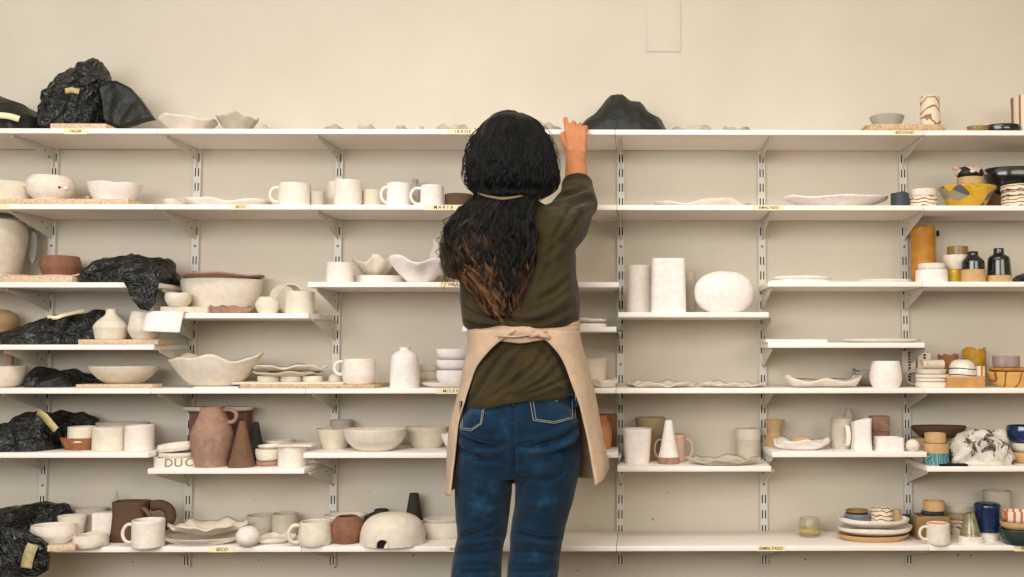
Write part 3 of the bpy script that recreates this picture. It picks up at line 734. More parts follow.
# ================================================================== THIRD SHELF, LEFT
z = 'C1'
pot('C1a', 'tall_jug', 'tall pale clay jug on the third shelf at the left photo edge', 'jug', -34, 22, 218, z, [(.62, 0), (.66, .02), (.82, .25), (.98, .62), (1, .8), (.9, 1)], 'oat', Y=-.125)
def disc_handle():
    X, Y, R, zb, zt, o = REG['C1a']; H = zt-zb; bm = bmesh.new()
    a = bmesh.ops.create_cone(bm, cap_ends=True, segments=28, radius1=.026, radius2=.026, depth=.010)
    for v in a['verts']: v.co = Vector((v.co.x*.45+R*.98, v.co.z+.055, v.co.y*1.9+H*.62))
    o2 = link('handle', bm, 'grey', o); flat_edges(o2)  # grey instead of pale clay: the shadow on the handle is painted in
disc_handle()
slab('C1b', 'chipboard', 'chipboard under the curled tray at far left', 'board', 3, 72, 276.2, z, 'chipboard', .20, .002)
def curled_tray():
    zb = REG['C1b'][4]; Yc = -.14; x0, x1 = Xat(3, SF+.02, zb), Xat(81, SF+.02, zb); cx = (x0+x1)/2; W = x1-x0; bm = bmesh.new()
    n, m, th = 40, 8, .0042; lay = []
    for s in (0, 1):
        g = []
        for i in range(n+1):
            f = -1+2*i/n; g.append([bm.verts.new((W/2*f, -.095+.19*j/m, .0006+max(0, abs(f)-.80)**1.5*.11*(1 if f < 0 else .55)+.0015*math.sin(5*f+j)*(abs(f) < .8)*s+th*s)) for j in range(m+1)])
        lay.append(g)
        for i in range(n):
            for j in range(m): bm.faces.new((g[i][j], g[i+1][j], g[i+1][j+1], g[i][j+1]))
    a, b = lay
    for i in range(n):
        for j in (0, m): bm.faces.new((a[i][j], a[i+1][j], b[i+1][j], b[i][j]))
    for j in range(m):
        for i in (0, n): bm.faces.new((a[i][j], a[i][j+1], b[i][j+1], b[i][j]))
    bmesh.ops.recalc_face_normals(bm, faces=bm.faces[:])
    o = link('clay_tray', bm, 'blush', loc=(cx, Yc, zb)); tag(o, 'flat pinkish tray with curled ends on chipboard at far left', 'tray'); REG['C1c'] = (cx, Yc, W/2, zb, zb+.0065, o)
curled_tray()
pot('C1d', 'bowl', 'round terracotta bowl on the curled tray', 'bowl', 42, 79, 255.2, z, [(.70, 0), (.78, .03), (.98, .4), (1, .6), (.86, 1)], 'terracotta', on='C1c', Y=-.11)
b = bag('C1e', 'black plastic sheet spread over the third shelf, a corner hanging over the edge', 'plastic sheet', [(87, 281), (89, 272), (96, 266), (104, 260), (112, 258), (136, 256.5), (160, 258), (164, 258), (169, 263), (172, 278)], z, .19, 'bag', seed=6, crump=.012, pw=3.5, name='plastic_sheet', gap=.004, Y=-.150)
flap(b, [(120, 272), (161, 268), (159, 280), (155, 289), (154, 303), (148, 311), (140, 309), (131, 299), (126, 289)], SF-.022, 'bag', .006, .008)
# ================================================================== SHORT SHELF OF THE LIDDED BOWL
z = 'C2'
slab('C2a', 'clay_slab', 'flat oat clay slab under the small bowl on the short shelf', 'slab', 160, 207.5, 306.6, z, 'oat', .10, .012)
pot('C2b', 'small_bowl', 'small pinched white bowl on a clay slab beside the big lidded bowl', 'bowl', 165.5, 190.5, 292.8, z, [(.58, 0), (.64, .01), (.9, .35), (1, .7), (.95, 1)], 'cream', on='C2a', Y=-.219, wob=.02, zw=.003)
slab('C2c', 'clay_box', 'grey clay box behind the small pinched bowl', 'box', 153, 181, 291, z, 'grey', .06, Y0=-.112, wobble=.002)
for i, (l, r, t) in enumerate([(155.5, 183, 287.4), (156.5, 181, 283)]):
    pot('C2d%d' % i, 'tray', 'thin oat dish on the grey clay box, %s of two' % ['lower', 'upper'][i], 'dish', l, r, t, z, [(.9, 0), (1, .3), (1, 1)], 'oat', on='C2c' if i == 0 else 'C2d0', Y=-.082, sy=.8, open_=False, nest=-.0006)
def draped_sheet():
    zs = REG['C2a'][3]; bm = bmesh.new(); th = .0035
    path = [(SF+.011, zs+.0018), (SF-.004, zs+.0035), (SF-.012, zs-.006), (SF-.022, zs-.030), (SF-.030, zs-.0535)]
    q = catmull(path, 16); lay = []; xa0, xb0 = Xat(149, SF, zs), Xat(185.5, SF, zs); xa1, xb1 = Xat(142, SF-.03, zs-.05), Xat(180, SF-.03, zs-.05)
    for s in (0, 1):
        g = []
        for i, (y, zz) in enumerate(q):
            f = i/16; xa, xb = xa0+(xa1-xa0)*f, xb0+(xb1-xb0)*f
            g.append([bm.verts.new((xa+(xb-xa)*j/6, y-th*s*(.4+.6*min(1, f*2)), zz-.0035*f*j/6+th*s*(1-f))) for j in range(7)])
        lay.append(g)
        for i in range(16):
            for j in range(6): bm.faces.new((g[i][j], g[i+1][j], g[i+1][j+1], g[i][j+1]))
    a, b = lay
    for i in range(16):
        for j in (0, 6): bm.faces.new((a[i][j], a[i+1][j], b[i+1][j], b[i][j]))
    for j in range(6):
        for i in (0, 16): bm.faces.new((a[i][j], a[i][j+1], b[i][j+1], b[i][j]))
    bmesh.ops.recalc_face_normals(bm, faces=bm.faces[:])
    tag(link('clay_sheet', bm, 'chalk'), 'white sheet bent over the left end of the short shelf, hanging in front', 'sheet')
draped_sheet()
pot('C2e', 'big_bowl', 'big cream bowl under a terracotta lid on the short shelf', 'bowl', 182, 260.5, 277.8, z, [(.55, 0), (.60, .0), (.78, .2), (.94, .6), (1, .9), (1, 1)], 'cream', Y=-.110, sy=.76)
ruffle('C2f', 'plate', 'flat terracotta plate lying as a lid on the big cream bowl', 'plate', 183, 262, 275.2, z, 'rosy', None, amp=.5, lobes=3, seed=51, on='C2e', edge=.015, th=.0045, flat=.6, H=.013)
ruffle('C2g', 'shallow_dish', 'shallow wavy terracotta dish in front of the big bowl', 'dish', 210, 252, 306.2, z, 'rosy', .035, amp=.35, lobes=4, seed=52, edge=.02, Y=-.226, flat=.65)
pot('C2h', 'small_pot', 'small round cream pot right of the big lidded bowl', 'pot', 256, 279, 296.8, z, [(.62, 0), (.72, .03), (.97, .4), (.98, .65), (.72, 1)], 'cream', gap=.018, wob=.04)
def hoop():
    zb = ZT['C2']; Yc = -.115; X = Xat(287, Yc, zb); s = scl((X, Yc, zb)); R = 15.6*s; bm = bmesh.new(); n = 44; w = .046; t = .0045; rings = []
    for k in range(n):
        a = 2*PI*k/n; rings.append([bm.verts.new((rr*math.cos(a)*.98, yy, rr*math.sin(a)+R)) for rr, yy in ((R, -w/2), (R, w/2), (R-t, w/2), (R-t, -w/2))])
    for k in range(n):
        A, B = rings[k], rings[(k+1) % n]
        for i in range(4): bm.faces.new((A[i], A[(i+1) % 4], B[(i+1) % 4], B[i]))
    bmesh.ops.recalc_face_normals(bm, faces=bm.faces[:])
    o = link('clay_hoop', bm, 'cream', loc=(X, Yc, zb)); flat_edges(o); o.rotation_euler.z = .80
    tag(o, 'cream clay hoop standing on its edge behind the cylinder cup', 'hoop')
hoop()
pot('C2i', 'cup', 'straight cream cylinder cup at the right end of the short shelf', 'cup', 285.5, 313.5, 291.2, z, CYL, 'cream', gap=.015)
pot('C2j', 'clay_lump', 'tiny pale lump right of the cylinder cup', 'lump', 314.5, 321, 310.3, z, [(.9, 0), (1, .4), (.6, .9), (0, 1)], 'ivory', Y=-.12, open_=False)
# ================================================================== THIRD SHELF, MIDDLE
z = 'C3'
pot('C3a', 'cup', 'cream cylinder cup at the left end of the third shelf beside the wavy bowls', 'cup', 326.5, 353, 262, z, CYL, 'ivory', gap=.03)
pot('C3b', 'low_bowl', 'low plain dish carrying the pinched wavy bowl', 'dish', 352, 404, 275.2, z, [(.9, 0), (.98, .2), (1, .7), (1, 1)], 'ivory', Y=-.100, sy=.6)
ruffle('C3c', 'pinched_bowl', 'pinched wavy bowl with a bit of clay inside, on a low dish', 'bowl', 353, 397, 257.5, z, 'cream', .13, amp=.30, lobes=4, seed=61, on='C3b', edge=.08, flat=.35, th=.004, pw=1.2)
slab('C3d', 'clay_strip', 'small upright clay strip inside the pinched wavy bowl', 'strip', 371.5, 376, 254.2, REG['C3c'][3]+.0048, 'ivory', .008, Y0=REG['C3c'][1]-.01)
ruffle('C3e', 'wavy_bowl', 'large open white bowl with a pointed spout, left of the woman', 'bowl', 388.5, 450, 255, z, 'chalk', .17, amp=.30, lobes=2, seed=62, edge=.06, flat=.28, th=.0045, phase=.9, pw=1.3, Y=-.180)
pot('C3f', 'small_cup', 'small white cup lying in the large open bowl', 'cup', 408.5, 428, 259, REG['C3e'][3]+.0125, CYL, 'ivory', Y=REG['C3e'][1], H=.036)
pot('C3h', 'bottle', 'slim white bottle behind the curls, beside the large open bowl', 'bottle', 429, 443, 239, z, [(1, 0), (1, .5), (.85, .75), (.5, .85), (.5, 1)], 'ivory', Y=-.045)
# short shelf at apron height
z = 'D2'
slab('D2a', 'clay_slab', 'white slab at the left end of the shelf behind the apron band', 'slab', 463, 480, 322.8, z, 'chalk', .08, .006)
pot('D2b', 'plate', 'white plate, lower of two on the shelf right of the apron band', 'plate', 562, 606.5, 323.6, z, [(.95, 0), (1, .4), (1, 1)], 'chalk', gap=.012, sy=.8)
ruffle('D2c', 'plate', 'white plate, upper of two on the shelf right of the apron band', 'plate', 564, 606, 319, z, 'chalk', .11, amp=.4, lobes=3, seed=64, on='D2b', nest=-.001, edge=.02, H=.013)
# ================================================================== SHORT SHELF OF THE OVAL DISC
z = 'C4'
pot('C4a', 'tall_vase', 'tall white cylinder vase left of the square one', 'vase', 627, 652, 265, z, [(1, 0), (1, .03), (.95, .3), (.9, .7), (.92, 1)], 'ivory', Y=-.12)
pot('C4b', 'square_vase', 'tall square white vase, tallest on its short shelf', 'vase', 650.5, 686, 258.2, z, [(.97, 0), (.99, .02), (.97, .5), (.95, .9), (.95, 1)], 'chalk', gap=.012, sq=5.5, sy=.8)
pot('C4c', 'cup', 'greenish white cup behind the square vase and the oval disc', 'cup', 684.5, 695.5, 272, z, CYL, 'putty', Y=-.07)
def oval_disc():
    zb = ZT['C4']; Yc = -.185; X = Xat(724.3, Yc, zb); s = scl((X, Yc, zb)); bm = bmesh.new()
    bmesh.ops.create_uvsphere(bm, u_segments=48, v_segments=32, radius=1)
    rx, rz, ry = 29.8*s, 21.5*s, .045
    for v in bm.verts:
        p = v.co.copy(); f = 1+.02*noise.noise(p*1.5)
        c = (abs(p.x)**2.3+abs(p.z)**2.3)**(1/2.3) if (abs(p.x)+abs(p.z)) > 1e-6 else 1
        k = math.hypot(p.x, p.z)/c if c else 1
        v.co = Vector((p.x*k*rx*f, p.y*ry, p.z*k*rz*f+rz-.003)); v.co.z = max(v.co.z, 0)
    o = link('oval_vessel', bm, 'chalk', loc=(X, Yc, zb)); tag(o, 'white rounded oval vessel standing upright like a pebble', 'vessel')
oval_disc()
# ================================================================== THIRD SHELF, RIGHT
z = 'C5'
pot('C5a', 'plate', 'flat white plate, lower of two at the left end of the third shelf', 'plate', 769.5, 833, 279.4, z, [(.97, 0), (1, .4), (1, 1)], 'chalk', sy=.7, gap=.01)
pot('C5b', 'plate', 'flat white plate, upper of two at the left end of the third shelf', 'plate', 772.5, 831, 275.6, z, [(.97, 0), (1, .4), (1, 1)], 'ivory', sy=.7, on='C5a', nest=-.0008)
pot('C5c', 'plate', 'thin white plate right of the two flat white plates', 'plate', 856, 912, 279.0, z, FLATP, 'chalk', sy=.8, Y=-.13)
pot('C5d', 'cylinder_vase', 'tall amber cylinder vase at right', 'vase', 911.5, 936, 226, z, [(1, 0), (1, .02), (.98, .5), (.97, 1)], 'amber', Y=-.085)
pot('C5e', 'cup', 'white wide cup, lower of two before the amber cylinder', 'cup', 916, 947.5, 269, z, [(.97, 0), (1, .15), (1, .6), (.97, 1)], 'chalk', gap=.01)
pot('C5f', 'cup', 'cream cup on the white wide cup before the amber cylinder', 'cup', 918.5, 945, 263, z, [(.93, 0), (.98, .2), (1, 1)], 'ivory', on='C5e', nest=-.0012)
pot('C5g', 'cup', 'yellow cup under the speckled bowl left of the black bottles', 'cup', 947, 962, 269.5, z, TUB, 'mustard', gap=.075)
pot('C5h', 'bowl', 'speckled white bowl on the yellow cup', 'bowl', 943.5, 969, 254.5, z, [(.55, 0), (.62, .02), (.86, .4), (.98, .75), (1, 1)], 'speckled_white', on='C5g', nest=-.0012)
pot('C5i', 'cup', 'ochre cup on top of the speckled bowl', 'cup', 947.5, 968, 246.5, z, CYL, 'olive_glaze', on='C5h', nest=.004, H=.031)
def two_tone(key, lower, upper, l, r, top, mid, z, mat_lo, mat_hi, name, label, cat, gap=.01, part='base', **kw):
    """one vessel with a bare clay foot (the root mesh) and a glazed upper (a part)"""
    pot(key, name, label, cat, l, r, mid, z, lower, mat_lo, gap=gap, **kw)
    X, Y, R, zb, zt, o = REG[key]; h = Zat(top, X, Y)-zt
    b = link(part, lathe_bm(upper, R, h, seed=SEED[0]), mat_hi, o); b.location = (0, 0, zt-zb+.0002)
    b['label'] = 'glazed upper part'
    REG[key] = (X, Y, R, zb, zt+h, o); return o
BOT = [(.92, 0), (.92, .02), (.91, .35), (.88, .5), (.62, .68), (.44, .80), (.44, .97), (.46, 1)]
two_tone('C5j', [(1, 0), (1, .05), (.98, 1)], BOT, 961.2, 985.4, 252, 269.2, z, 'tan', 'black_glaze', 'bottle', 'black bottle with high tan base, left of the pair', 'bottle', part='glazed_upper')
two_tone('C5k', [(1, 0), (1, .05), (.98, 1)], [(.94, 0), (.94, .02), (.90, .3), (.86, .6), (.74, .71), (.44, .80), (.40, .97), (.42, 1)], 986.8, 1012, 248.8, 275, z, 'tan', 'black_glaze', 'bottle', 'taller black bottle with thin tan base, right of the pair', 'bottle', part='glazed_upper')
pot('C5l', 'cup', 'pale cup peeking out between the two black bottles', 'cup', 975, 993, 261, z, CYL, 'cream', Y=-.06)
bag('C5m', 'scrap of black plastic at the right photo edge beside the taller bottle', 'plastic scrap', [(1013, 281), (1016, 276), (1024, 273), (1036, 272), (1046, 280)], z, .10, 'bag', seed=8, crump=.004, nx=40, ny=24, name='plastic_scrap')
# ================================================================== FOURTH SHELF
z = 'D1'
slab('D1a', 'clay_slab', 'pale slab under the round pot at the left photo edge', 'slab', -40, 23, 329, z, 'blush', .10, Y0=-.13, H=.030)
pot('D1b', 'round_pot', 'round sand pot at the left photo edge, on a pale slab', 'pot', -22, 15.5, 304, z, [(.55, 0), (.7, .06), (1, .5), (.9, .8), (.5, 1)], 'sand', on='D1a', Y=-.08, H=.078)
b = bag('D1c', 'long glossy black bag with a tan strip on the fourth shelf', 'bag', [(-50, 343), (-30, 338), (0, 337), (16, 331), (34, 324), (46, 318), (60, 315), (80, 311), (92, 310), (103, 312), (106, 324), (107, 343)], z, .12, 'bag', seed=9, crump=.009, pw=2.8, Y=-.14, freq=16, ys=[(-50, -.235, -.03), (50, -.235, -.03), (76, -.15, -.03), (107, -.14, -.03)])
strip(b, [(47, 317.0, -.17), (56, 317.6, -.175), (64, 315, -.165), (84, 310.5, -.12)], .011, 'tape', 'tan_strip')
slab('D1d', 'chipboard', 'chipboard under the bottle vase and cup on the fourth shelf', 'board', 78, 158, 339.4, z, 'chipboard', .093, .0)
pot('D1e', 'bottle_vase', 'small bottle vase with narrow neck on chipboard at left', 'vase', 94.5, 126.5, 309, z, [(.78, 0), (.86, .04), (.96, .3), (1, .42), (.82, .58), (.45, .76), (.33, .84), (.32, .97), (.36, 1)], 'cream', on='D1d', Y=-.200)
pot('D1f', 'cup', 'egg shaped cream cup right of the bottle vase', 'cup', 129, 160.5, 311.5, z, [(.58, 0), (.72, .05), (.97, .3), (.98, .5), (.82, 1)], 'cream', on='D1d', Y=-.200)
z = 'D3'
slab('D3a', 'clay_slab', 'thin white slab on the short shelf, left of two', 'slab', 766, 827.5, 339.2, z, 'chalk', .20, .006)
pot('D3b', 'plate', 'thin white plate on the short shelf, right of the slab', 'plate', 841, 921, 339.0, z, FLATP, 'chalk', sy=.75, gap=.012)
# ================================================================== LONG MIDDLE SHELF
z = 'E'
pot('E1b', 'bottle_neck', 'pinkish bottle behind the shallow bowl at the left photo edge', 'bottle', 0, 17, 352, z, [(.95, 0), (1, .1), (1, .3), (.5, .5), (.45, .6), (.45, 1)], 'blush', Y=-.042)
pot('E1', 'bowl', 'deep cream bowl at the left photo edge on the long shelf', 'bowl', -30, 22.5, 366, z, DEEP, 'cream', gap=.012)
bag('E2', 'low crumpled black bag on the long shelf beside the wide bowl', 'bag', [(32, 387), (32.5, 376), (34, 371), (40, 368), (52, 369), (60, 372), (72, 371), (78, 374), (90, 375), (96, 388)], z, .12, 'bag', seed=11, crump=.009, nx=80, ny=44, Y=-.10, ys=[(26, -.17, -.03), (70, -.17, -.03), (88, -.075, -.02), (96, -.07, -.02)])
slab('E3', 'chipboard', 'chipboard under the wide shallow bowl', 'board', 75.5, 153, 384.4, z, 'chipboard', .06, .001)
pot('E4', 'bowl', 'wide shallow cream bowl on chipboard at left', 'bowl', 90.5, 156.5, 366, z, [(.42, 0), (.46, .0), (.66, .22), (.88, .62), (1, 1)], 'cream', on='E3', Y=-.15, sy=.9)
slab('E5b', 'clay_slab', 'thin white slab under the big wavy bowl', 'slab', 193, 238, 387, z, 'chalk', .19, .008, H=.004)
def wavy_big():
    zb = REG['E5b'][4]; Yc = -.172; X = Xat(215, Yc, zb); s = scl((X, Yc, zb))
    bm = bmesh.new(); seg, n = 110, 22; W = 43.5*s; Hh = 30*s; th = .005
    lay = []
    for side in (0, 1):
        rings = [[bm.verts.new((0, 0, th*side))]]
        for i in range(1, n+1):
            q = i/n; ring = []
            for k in range(seg):
                t = 2*PI*k/seg; c, sn = math.cos(t), math.sin(t)
                lip = .16*math.sin(3*t+.6)+.11*math.sin(5*t+2.0)+.07*math.sin(8*t)
                rr = (.36+.64*((q-.2)/.8)**.62) if q > .2 else .36*q/.2
                e = 1+(.05*max(0, -c)**3 + .06*max(0, c)**3)*q*q+.03*lip
                zz = 0 if q <= .2 else Hh*((q-.2)/.8)**1.25*(.90+lip*.55*q*q+.10*max(0, c)**2+.0*c)
                r2 = W*rr*e-(0 if not side else th*.6*(q > .2))
                ring.append(bm.verts.new((r2*c, r2*sn*.72, zz+th*side*(.7))))
            rings.append(ring)
        lay.append(rings[-1])
        for A, B in zip(rings, rings[1:]):
            for k in range(seg):
                j = (k+1) % seg
                bm.faces.new((A[0], B[k], B[j]) if len(A) == 1 else (A[k], B[k], B[j], A[j]))
    for k in range(seg): bm.faces.new((lay[0][k], lay[1][k], lay[1][(k+1) % seg], lay[0][(k+1) % seg]))
    bmesh.ops.recalc_face_normals(bm, faces=bm.faces[:])
    o = link('wavy_bowl', bm, 'cream', loc=(X, Yc, zb)); tag(o, 'big cream bowl with a deeply wavy torn rim on the long shelf', 'bowl')
wavy_big()
slab('E6', 'chipboard', 'long chipboard under the ruffled plates and the mug', 'board', 240, 374, 384.6, z, 'chip_dark', .20, -.001)
slab('E6b', 'thin_board', 'thin pale board lying on the long chipboard', 'board', 232, 343, 381.8, z, 'cream', .16, on='E6', Y0=-.243, H=.0065)
for i, (l, r) in enumerate([(258, 280), (281, 302), (303, 322)]):
    pot('E7%d' % i, 'small_disc', 'small low dish under the ruffled plates, %s of three' % ['left', 'middle', 'right'][i], 'dish', l, r, 375.8, z, [(.95, 0), (1, .4), (1, 1)], 'cream', on='E6b', Y=-.175, H=.016)
ruffle('E8', 'ruffled_plate', 'lower ruffled plate of the stack on the long shelf', 'plate', 253, 322, 371.5, z, 'oat', .15, amp=.5, lobes=4, seed=71, on='E71', Y=-.165, edge=.05, H=.013, th=.003)
ruffle('E8b', 'ruffled_plate', 'upper ruffled plate of the stack on the long shelf', 'plate', 254, 327, 367, z, 'cream', .15, amp=.7, lobes=5, seed=72, on='E8', nest=-.003, Y=-.165, edge=.05, H=.016, th=.003)
pot('E9', 'small_stone', 'small rounded clay lump between the ruffled plates and the mug', 'lump', 328.5, 343, 373, z, [(.85, 0), (1, .35), (.8, .8), (0, 1)], 'oat', on='E6', Y=-.155, open_=False, wob=.05)
pot('E10', 'mug', 'rounded cream mug on the end of the long chipboard', 'mug', 342.5, 375.5, 359, z, [(.78, 0), (.88, .04), (1, .3), (1, .6), (.95, 1)], 'ivory', on='E6', Y=-.195)
handle('E10', 190, .38, .92, .022, .0045)
pot('E11', 'bottle', 'white bottle with narrow neck on the long shelf', 'bottle', 390, 419, 347.4, z, [(.98, 0), (1, .03), (.98, .4), (.93, .74), (.70, .86), (.38, .93), (.36, .97), (.40, 1)], 'chalk', gap=.01, rt=.3)
for i, (l, r, t) in enumerate([(417.5, 444, 380), (419.5, 441, 371.5), (418.5, 440, 364.2)]):
    pot('E12%d' % i, 'shallow_bowl', 'shallow oat dish behind the white bowl stack, %s of three' % ['lowest', 'middle', 'topmost'][i], 'dish', l, r, t, z, [(.90, 0), (.97, .3), (1, 1)], 'oat', on=None if i == 0 else 'E12%d' % (i-1), nest=-.0012, Y=-.062)
pot('E13', 'plate', 'white plate under the stack of three white bowls', 'plate', 422.5, 486, 383, z, FLATP, 'ivory', gap=.012, sy=.9, H=.014)
for i, t in enumerate([370, 360, 349.2]):
    pot('E14%d' % i, 'white_bowl', 'white bowl stacked on a plate beside the apron, %s of three' % ['lowest', 'middle', 'topmost'][i], 'bowl', 436.5-(i == 0)*0, 471.5, t, z, [(.70, 0), (.76, .01), (.93, .3), (1, .65), (1, 1)], 'chalk', on='E13' if i == 0 else 'E14%d' % (i-1), nest=.0065 if i == 0 else -.001, Y=REG['E13'][1])
pot('E15', 'cup', 'tapered putty cup just right of the apron on the long shelf', 'cup', 577, 607, 358, z, [(.86, 0), (.88, .02), (1, 1)], 'cream', Y=-.115)
ruffle('E16', 'leaf_dish', 'small curled leaf dish right of the apron on the long shelf', 'dish', 590, 617.5, 379.5, z, 'ivory', .09, amp=.35, lobes=2, seed=73, edge=.05, flat=.3, gap=.01)
ruffle('E17', 'ruffled_plate', 'thin ruffled plate on the long shelf, left of two', 'plate', 626, 694.5, 381, z, 'cream', .18, amp=.9, lobes=6, seed=74, edge=.05, th=.003)
ruffle('E18', 'ruffled_plate', 'thin ruffled plate on the long shelf, right of two', 'plate', 697.5, 766, 381.6, z, 'cream', .18, amp=.8, lobes=7, seed=75, edge=.05, th=.003)
def saddle_tray():
    """tray with a wavy long side and two curled-up ends"""
    zb = ZT['E']; Yc = -.165; X = Xat(822, Yc, zb); s = scl((X, Yc, zb)); L = 38.5*s; Dp = .075; th = .006; bm = bmesh.new(); n, m = 70, 16; lay = []
    for sd in (0, 1):
        g = []
        for i in range(n+1):
            f = -1+2*i/n; row = []
            for j in range(m+1):
                u = -1+2*j/m; x = f*L*(1-.10*abs(u)**3); y = u*Dp*math.sqrt(max(.0, 1-abs(f)**6*.55))
                rim = abs(u)**3
                side = .021*rim*(.85+.25*math.cos(f*6.2)*(1 if u < 0 else -.3))
                end = max(0, abs(f)-.72)**1.6*.22
                row.append(bm.verts.new((x, y, max(side, end)*.98+.10*end+th*sd)))
            g.append(row)
        lay.append(g)
        for i in range(n):
            for j in range(m): bm.faces.new((g[i][j], g[i+1][j], g[i+1][j+1], g[i][j+1]))
    a, b = lay
    for i in range(n):
        for j in (0, m): bm.faces.new((a[i][j], a[i+1][j], b[i+1][j], b[i][j]))
    for j in range(m):
        for i in (0, n): bm.faces.new((a[i][j], a[i][j+1], b[i][j+1], b[i][j]))
    bmesh.ops.recalc_face_normals(bm, faces=bm.faces[:])
    o = link('wavy_tray', bm, 'ivory', loc=(X, Yc, zb)); tag(o, 'white wavy tray with curled up ends on the long shelf', 'tray')
saddle_tray()
pot('E20', 'cup', 'rounded white tumbler beside the shelf upright at right', 'cup', 870, 902, 361, z, [(.74, 0), (.82, .02), (.97, .22), (1, .45), (.94, .75), (.84, 1)], 'chalk', gap=.01)
ruffle('E21', 'curled_dish', 'curled stone dish behind the rounded white tumbler', 'dish', 853, 880, 370, z, 'stone', .08, amp=.12, lobes=3, seed=76, Y=-.062, edge=.05, flat=.3)
def dashed_card(l, r, top, Y, label, ang):
    zb = ZT['E']; X = Xat((l+r)/2, Y, zb); s = scl((X, Y, zb)); w = (r-l)*s; h = Zat(top, X, Y)-zb
    o = link('tall_tile', box_bm(-w/2, w/2, -.004, .004, 0, h, .001), 'cream', loc=(X, Y, zb)); o.rotation_euler.z = ang; tag(o, label, 'tile')
    b = bmesh.new()
    for i in range(11): add_box(b, -w*.02-.002, -w*.02+.006, -.0046, -.0041, h*(.06+.085*i), h*(.06+.085*i)+.0055)
    link('dash_pattern', b, 'black_gap', o, smooth=False)
dashed_card(902, 916, 351, -.060, 'tall cream tile with black dashes, left of two behind the plate stack', .15)
dashed_card(918, 931, 353, -.048, 'tall cream tile with black dashes, right of two behind the plate stack', -.1)
for i, (l, r, t) in enumerate([(916, 948, 381.5), (916.3, 947, 378.0), (916, 948.5, 374.2)]):
    pot('E22%d' % i, 'marbled_plate', 'small marbled saucer at right of the tumbler, %s of three' % ['lowest', 'middle', 'topmost'][i], 'saucer', l, r, t, z, [(.93, 0), (1, .3), (1, 1)], 'speckled_white', on=None if i == 0 else 'E22%d' % (i-1), nest=-.0016, gap=.012, zw=.0)
b = bmesh.new()
pot('E23', 'flat_bowl', 'flat cream bowl on the small saucers', 'bowl', 917.5, 946, 369.2, z, [(.85, 0), (.95, .2), (1, 1)], 'cream', on='E222', nest=-.001)
def lying_cup():
    X, Y, R, zb, zt, o = REG['E23']; s = scl((X, Y, zt)); L = 22*s; r = 4.6*s
    b = lathe_bm([(.95, 0), (1, .06), (.98, 1)], r, L, wall=.003, seed=5)
    q = link('speckled_cup', b, 'speckled', loc=(X+L/2-.0, Y-.004, zt+r+.0014)); q.rotation_euler = (0, -PI/2, .12)
    tag(q, 'speckled cup lying on its side on the flat cream bowl', 'cup')
lying_cup()
pot('E24', 'mug', 'cream mug behind the small saucers, handle to the left', 'mug', 915.5, 935, 368, z, CYL, 'cream', Y=-.085)
handle('E24', 185, .1, .85, .030, .004)
def wooden_box():
    x0, x1 = 947.5, 985.5; zb = ZT['E']; y0 = SF+.012; a, b_ = Xat(x0, y0, zb), Xat(x1, y0, zb); h = Zat(376.6, a, y0)-zb; w = b_-a
    bm = box_bm(-w/2, w/2, -.05, .05, 0, h, .0015)
    top = max(bm.faces, key=lambda f: f.calc_center_median().z)
    o = link('wooden_box', bm, 'honey', loc=((a+b_)/2, y0+.05, zb)); flat_edges(o); tag(o, 'honey coloured wooden box under the upturned white bowl', 'box')
    link('lid', box_bm(-w/2-.0006, w/2+.0006, -.0506, .0506, h-.006, h+.0006, .001), 'tan', o)
    REG['E25'] = ((a+b_)/2, y0+.05, w/2, zb, zb+h+.0006, o)
wooden_box()
pot('E26', 'upturned_bowl', 'upturned white glazed bowl with black lines on the wooden box', 'bowl', 949, 975.5, 359.4, z, [(1, 0), (1, .08), (.98, .4), (.86, .75), (.5, .97), (0, 1)], 'white_glaze', on='E25', Y=-.195, open_=False)
def bowl_lines():
    X, Y, R, zb, zt, o = REG['E26']; H = zt-zb
    for zf, rf in ((.04, 1.003), (.42, .982)):
        b = bmesh.new(); seg = 60
        A = [[b.verts.new((R*rf*m*math.cos(2*PI*k/seg), R*rf*m*math.sin(2*PI*k/seg), H*zf+dz+.002*math.sin(2*2*PI*k/seg))) for k in range(seg)] for m, dz in ((1.012, 0), (1.012, .0026), (.98, .0026), (.98, 0))]
        for q in range(4):
            for k in range(seg): b.faces.new((A[q][k], A[q][(k+1) % seg], A[(q+1) % 4][(k+1) % seg], A[(q+1) % 4][k]))
        bmesh.ops.recalc_face_normals(b, faces=b.faces[:]); link('painted_line', b, 'black_gap', o)
bowl_lines()
pot('E27', 'cup', 'amber brown cup behind the upturned white bowl', 'cup', 938.5, 958.5, 355, z, [(.85, 0), (.9, .05), (1, 1)], 'rust', Y=-.075, zw=.008)
pot('E28', 'cup', 'mustard yellow cup with a jagged rim', 'cup', 963.5, 986.5, 349.6, z, [(.86, 0), (.9, .03), (.98, .5), (1, 1)], 'ochre', Y=-.062, zw=.016, wob=.03)
pot('E29', 'small_cup', 'tiny white cup with dark stripes on the wooden box', 'cup', 975.8, 985, 366.4, z, CYL, 'rainbow', on='E25', Y=-.20)
pot('E30', 'bowl', 'honey coloured bowl with dark veins at the right photo edge', 'bowl', 984.8, 1046, 371.4, z, [(.50, 0), (.56, .0), (.78, .3), (.95, .75), (1, 1)], 'vein', gap=.012, sy=.78)
pot('E31', 'plate', 'orange tan plate on the honey coloured bowl', 'plate', 989.5, 1040, 367.4, z, [(.9, 0), (1, .4), (1, 1)], 'amber', on='E30', nest=-.0006, sy=.75)
pot('E32', 'bowl', 'grey mauve bowl on top of the orange tan plate', 'bowl', 993, 1019.5, 356, z, [(.9, 0), (.97, .08), (1, .5), (1, 1)], 'mauve', on='E31', nest=-.0012, Y=-.15)
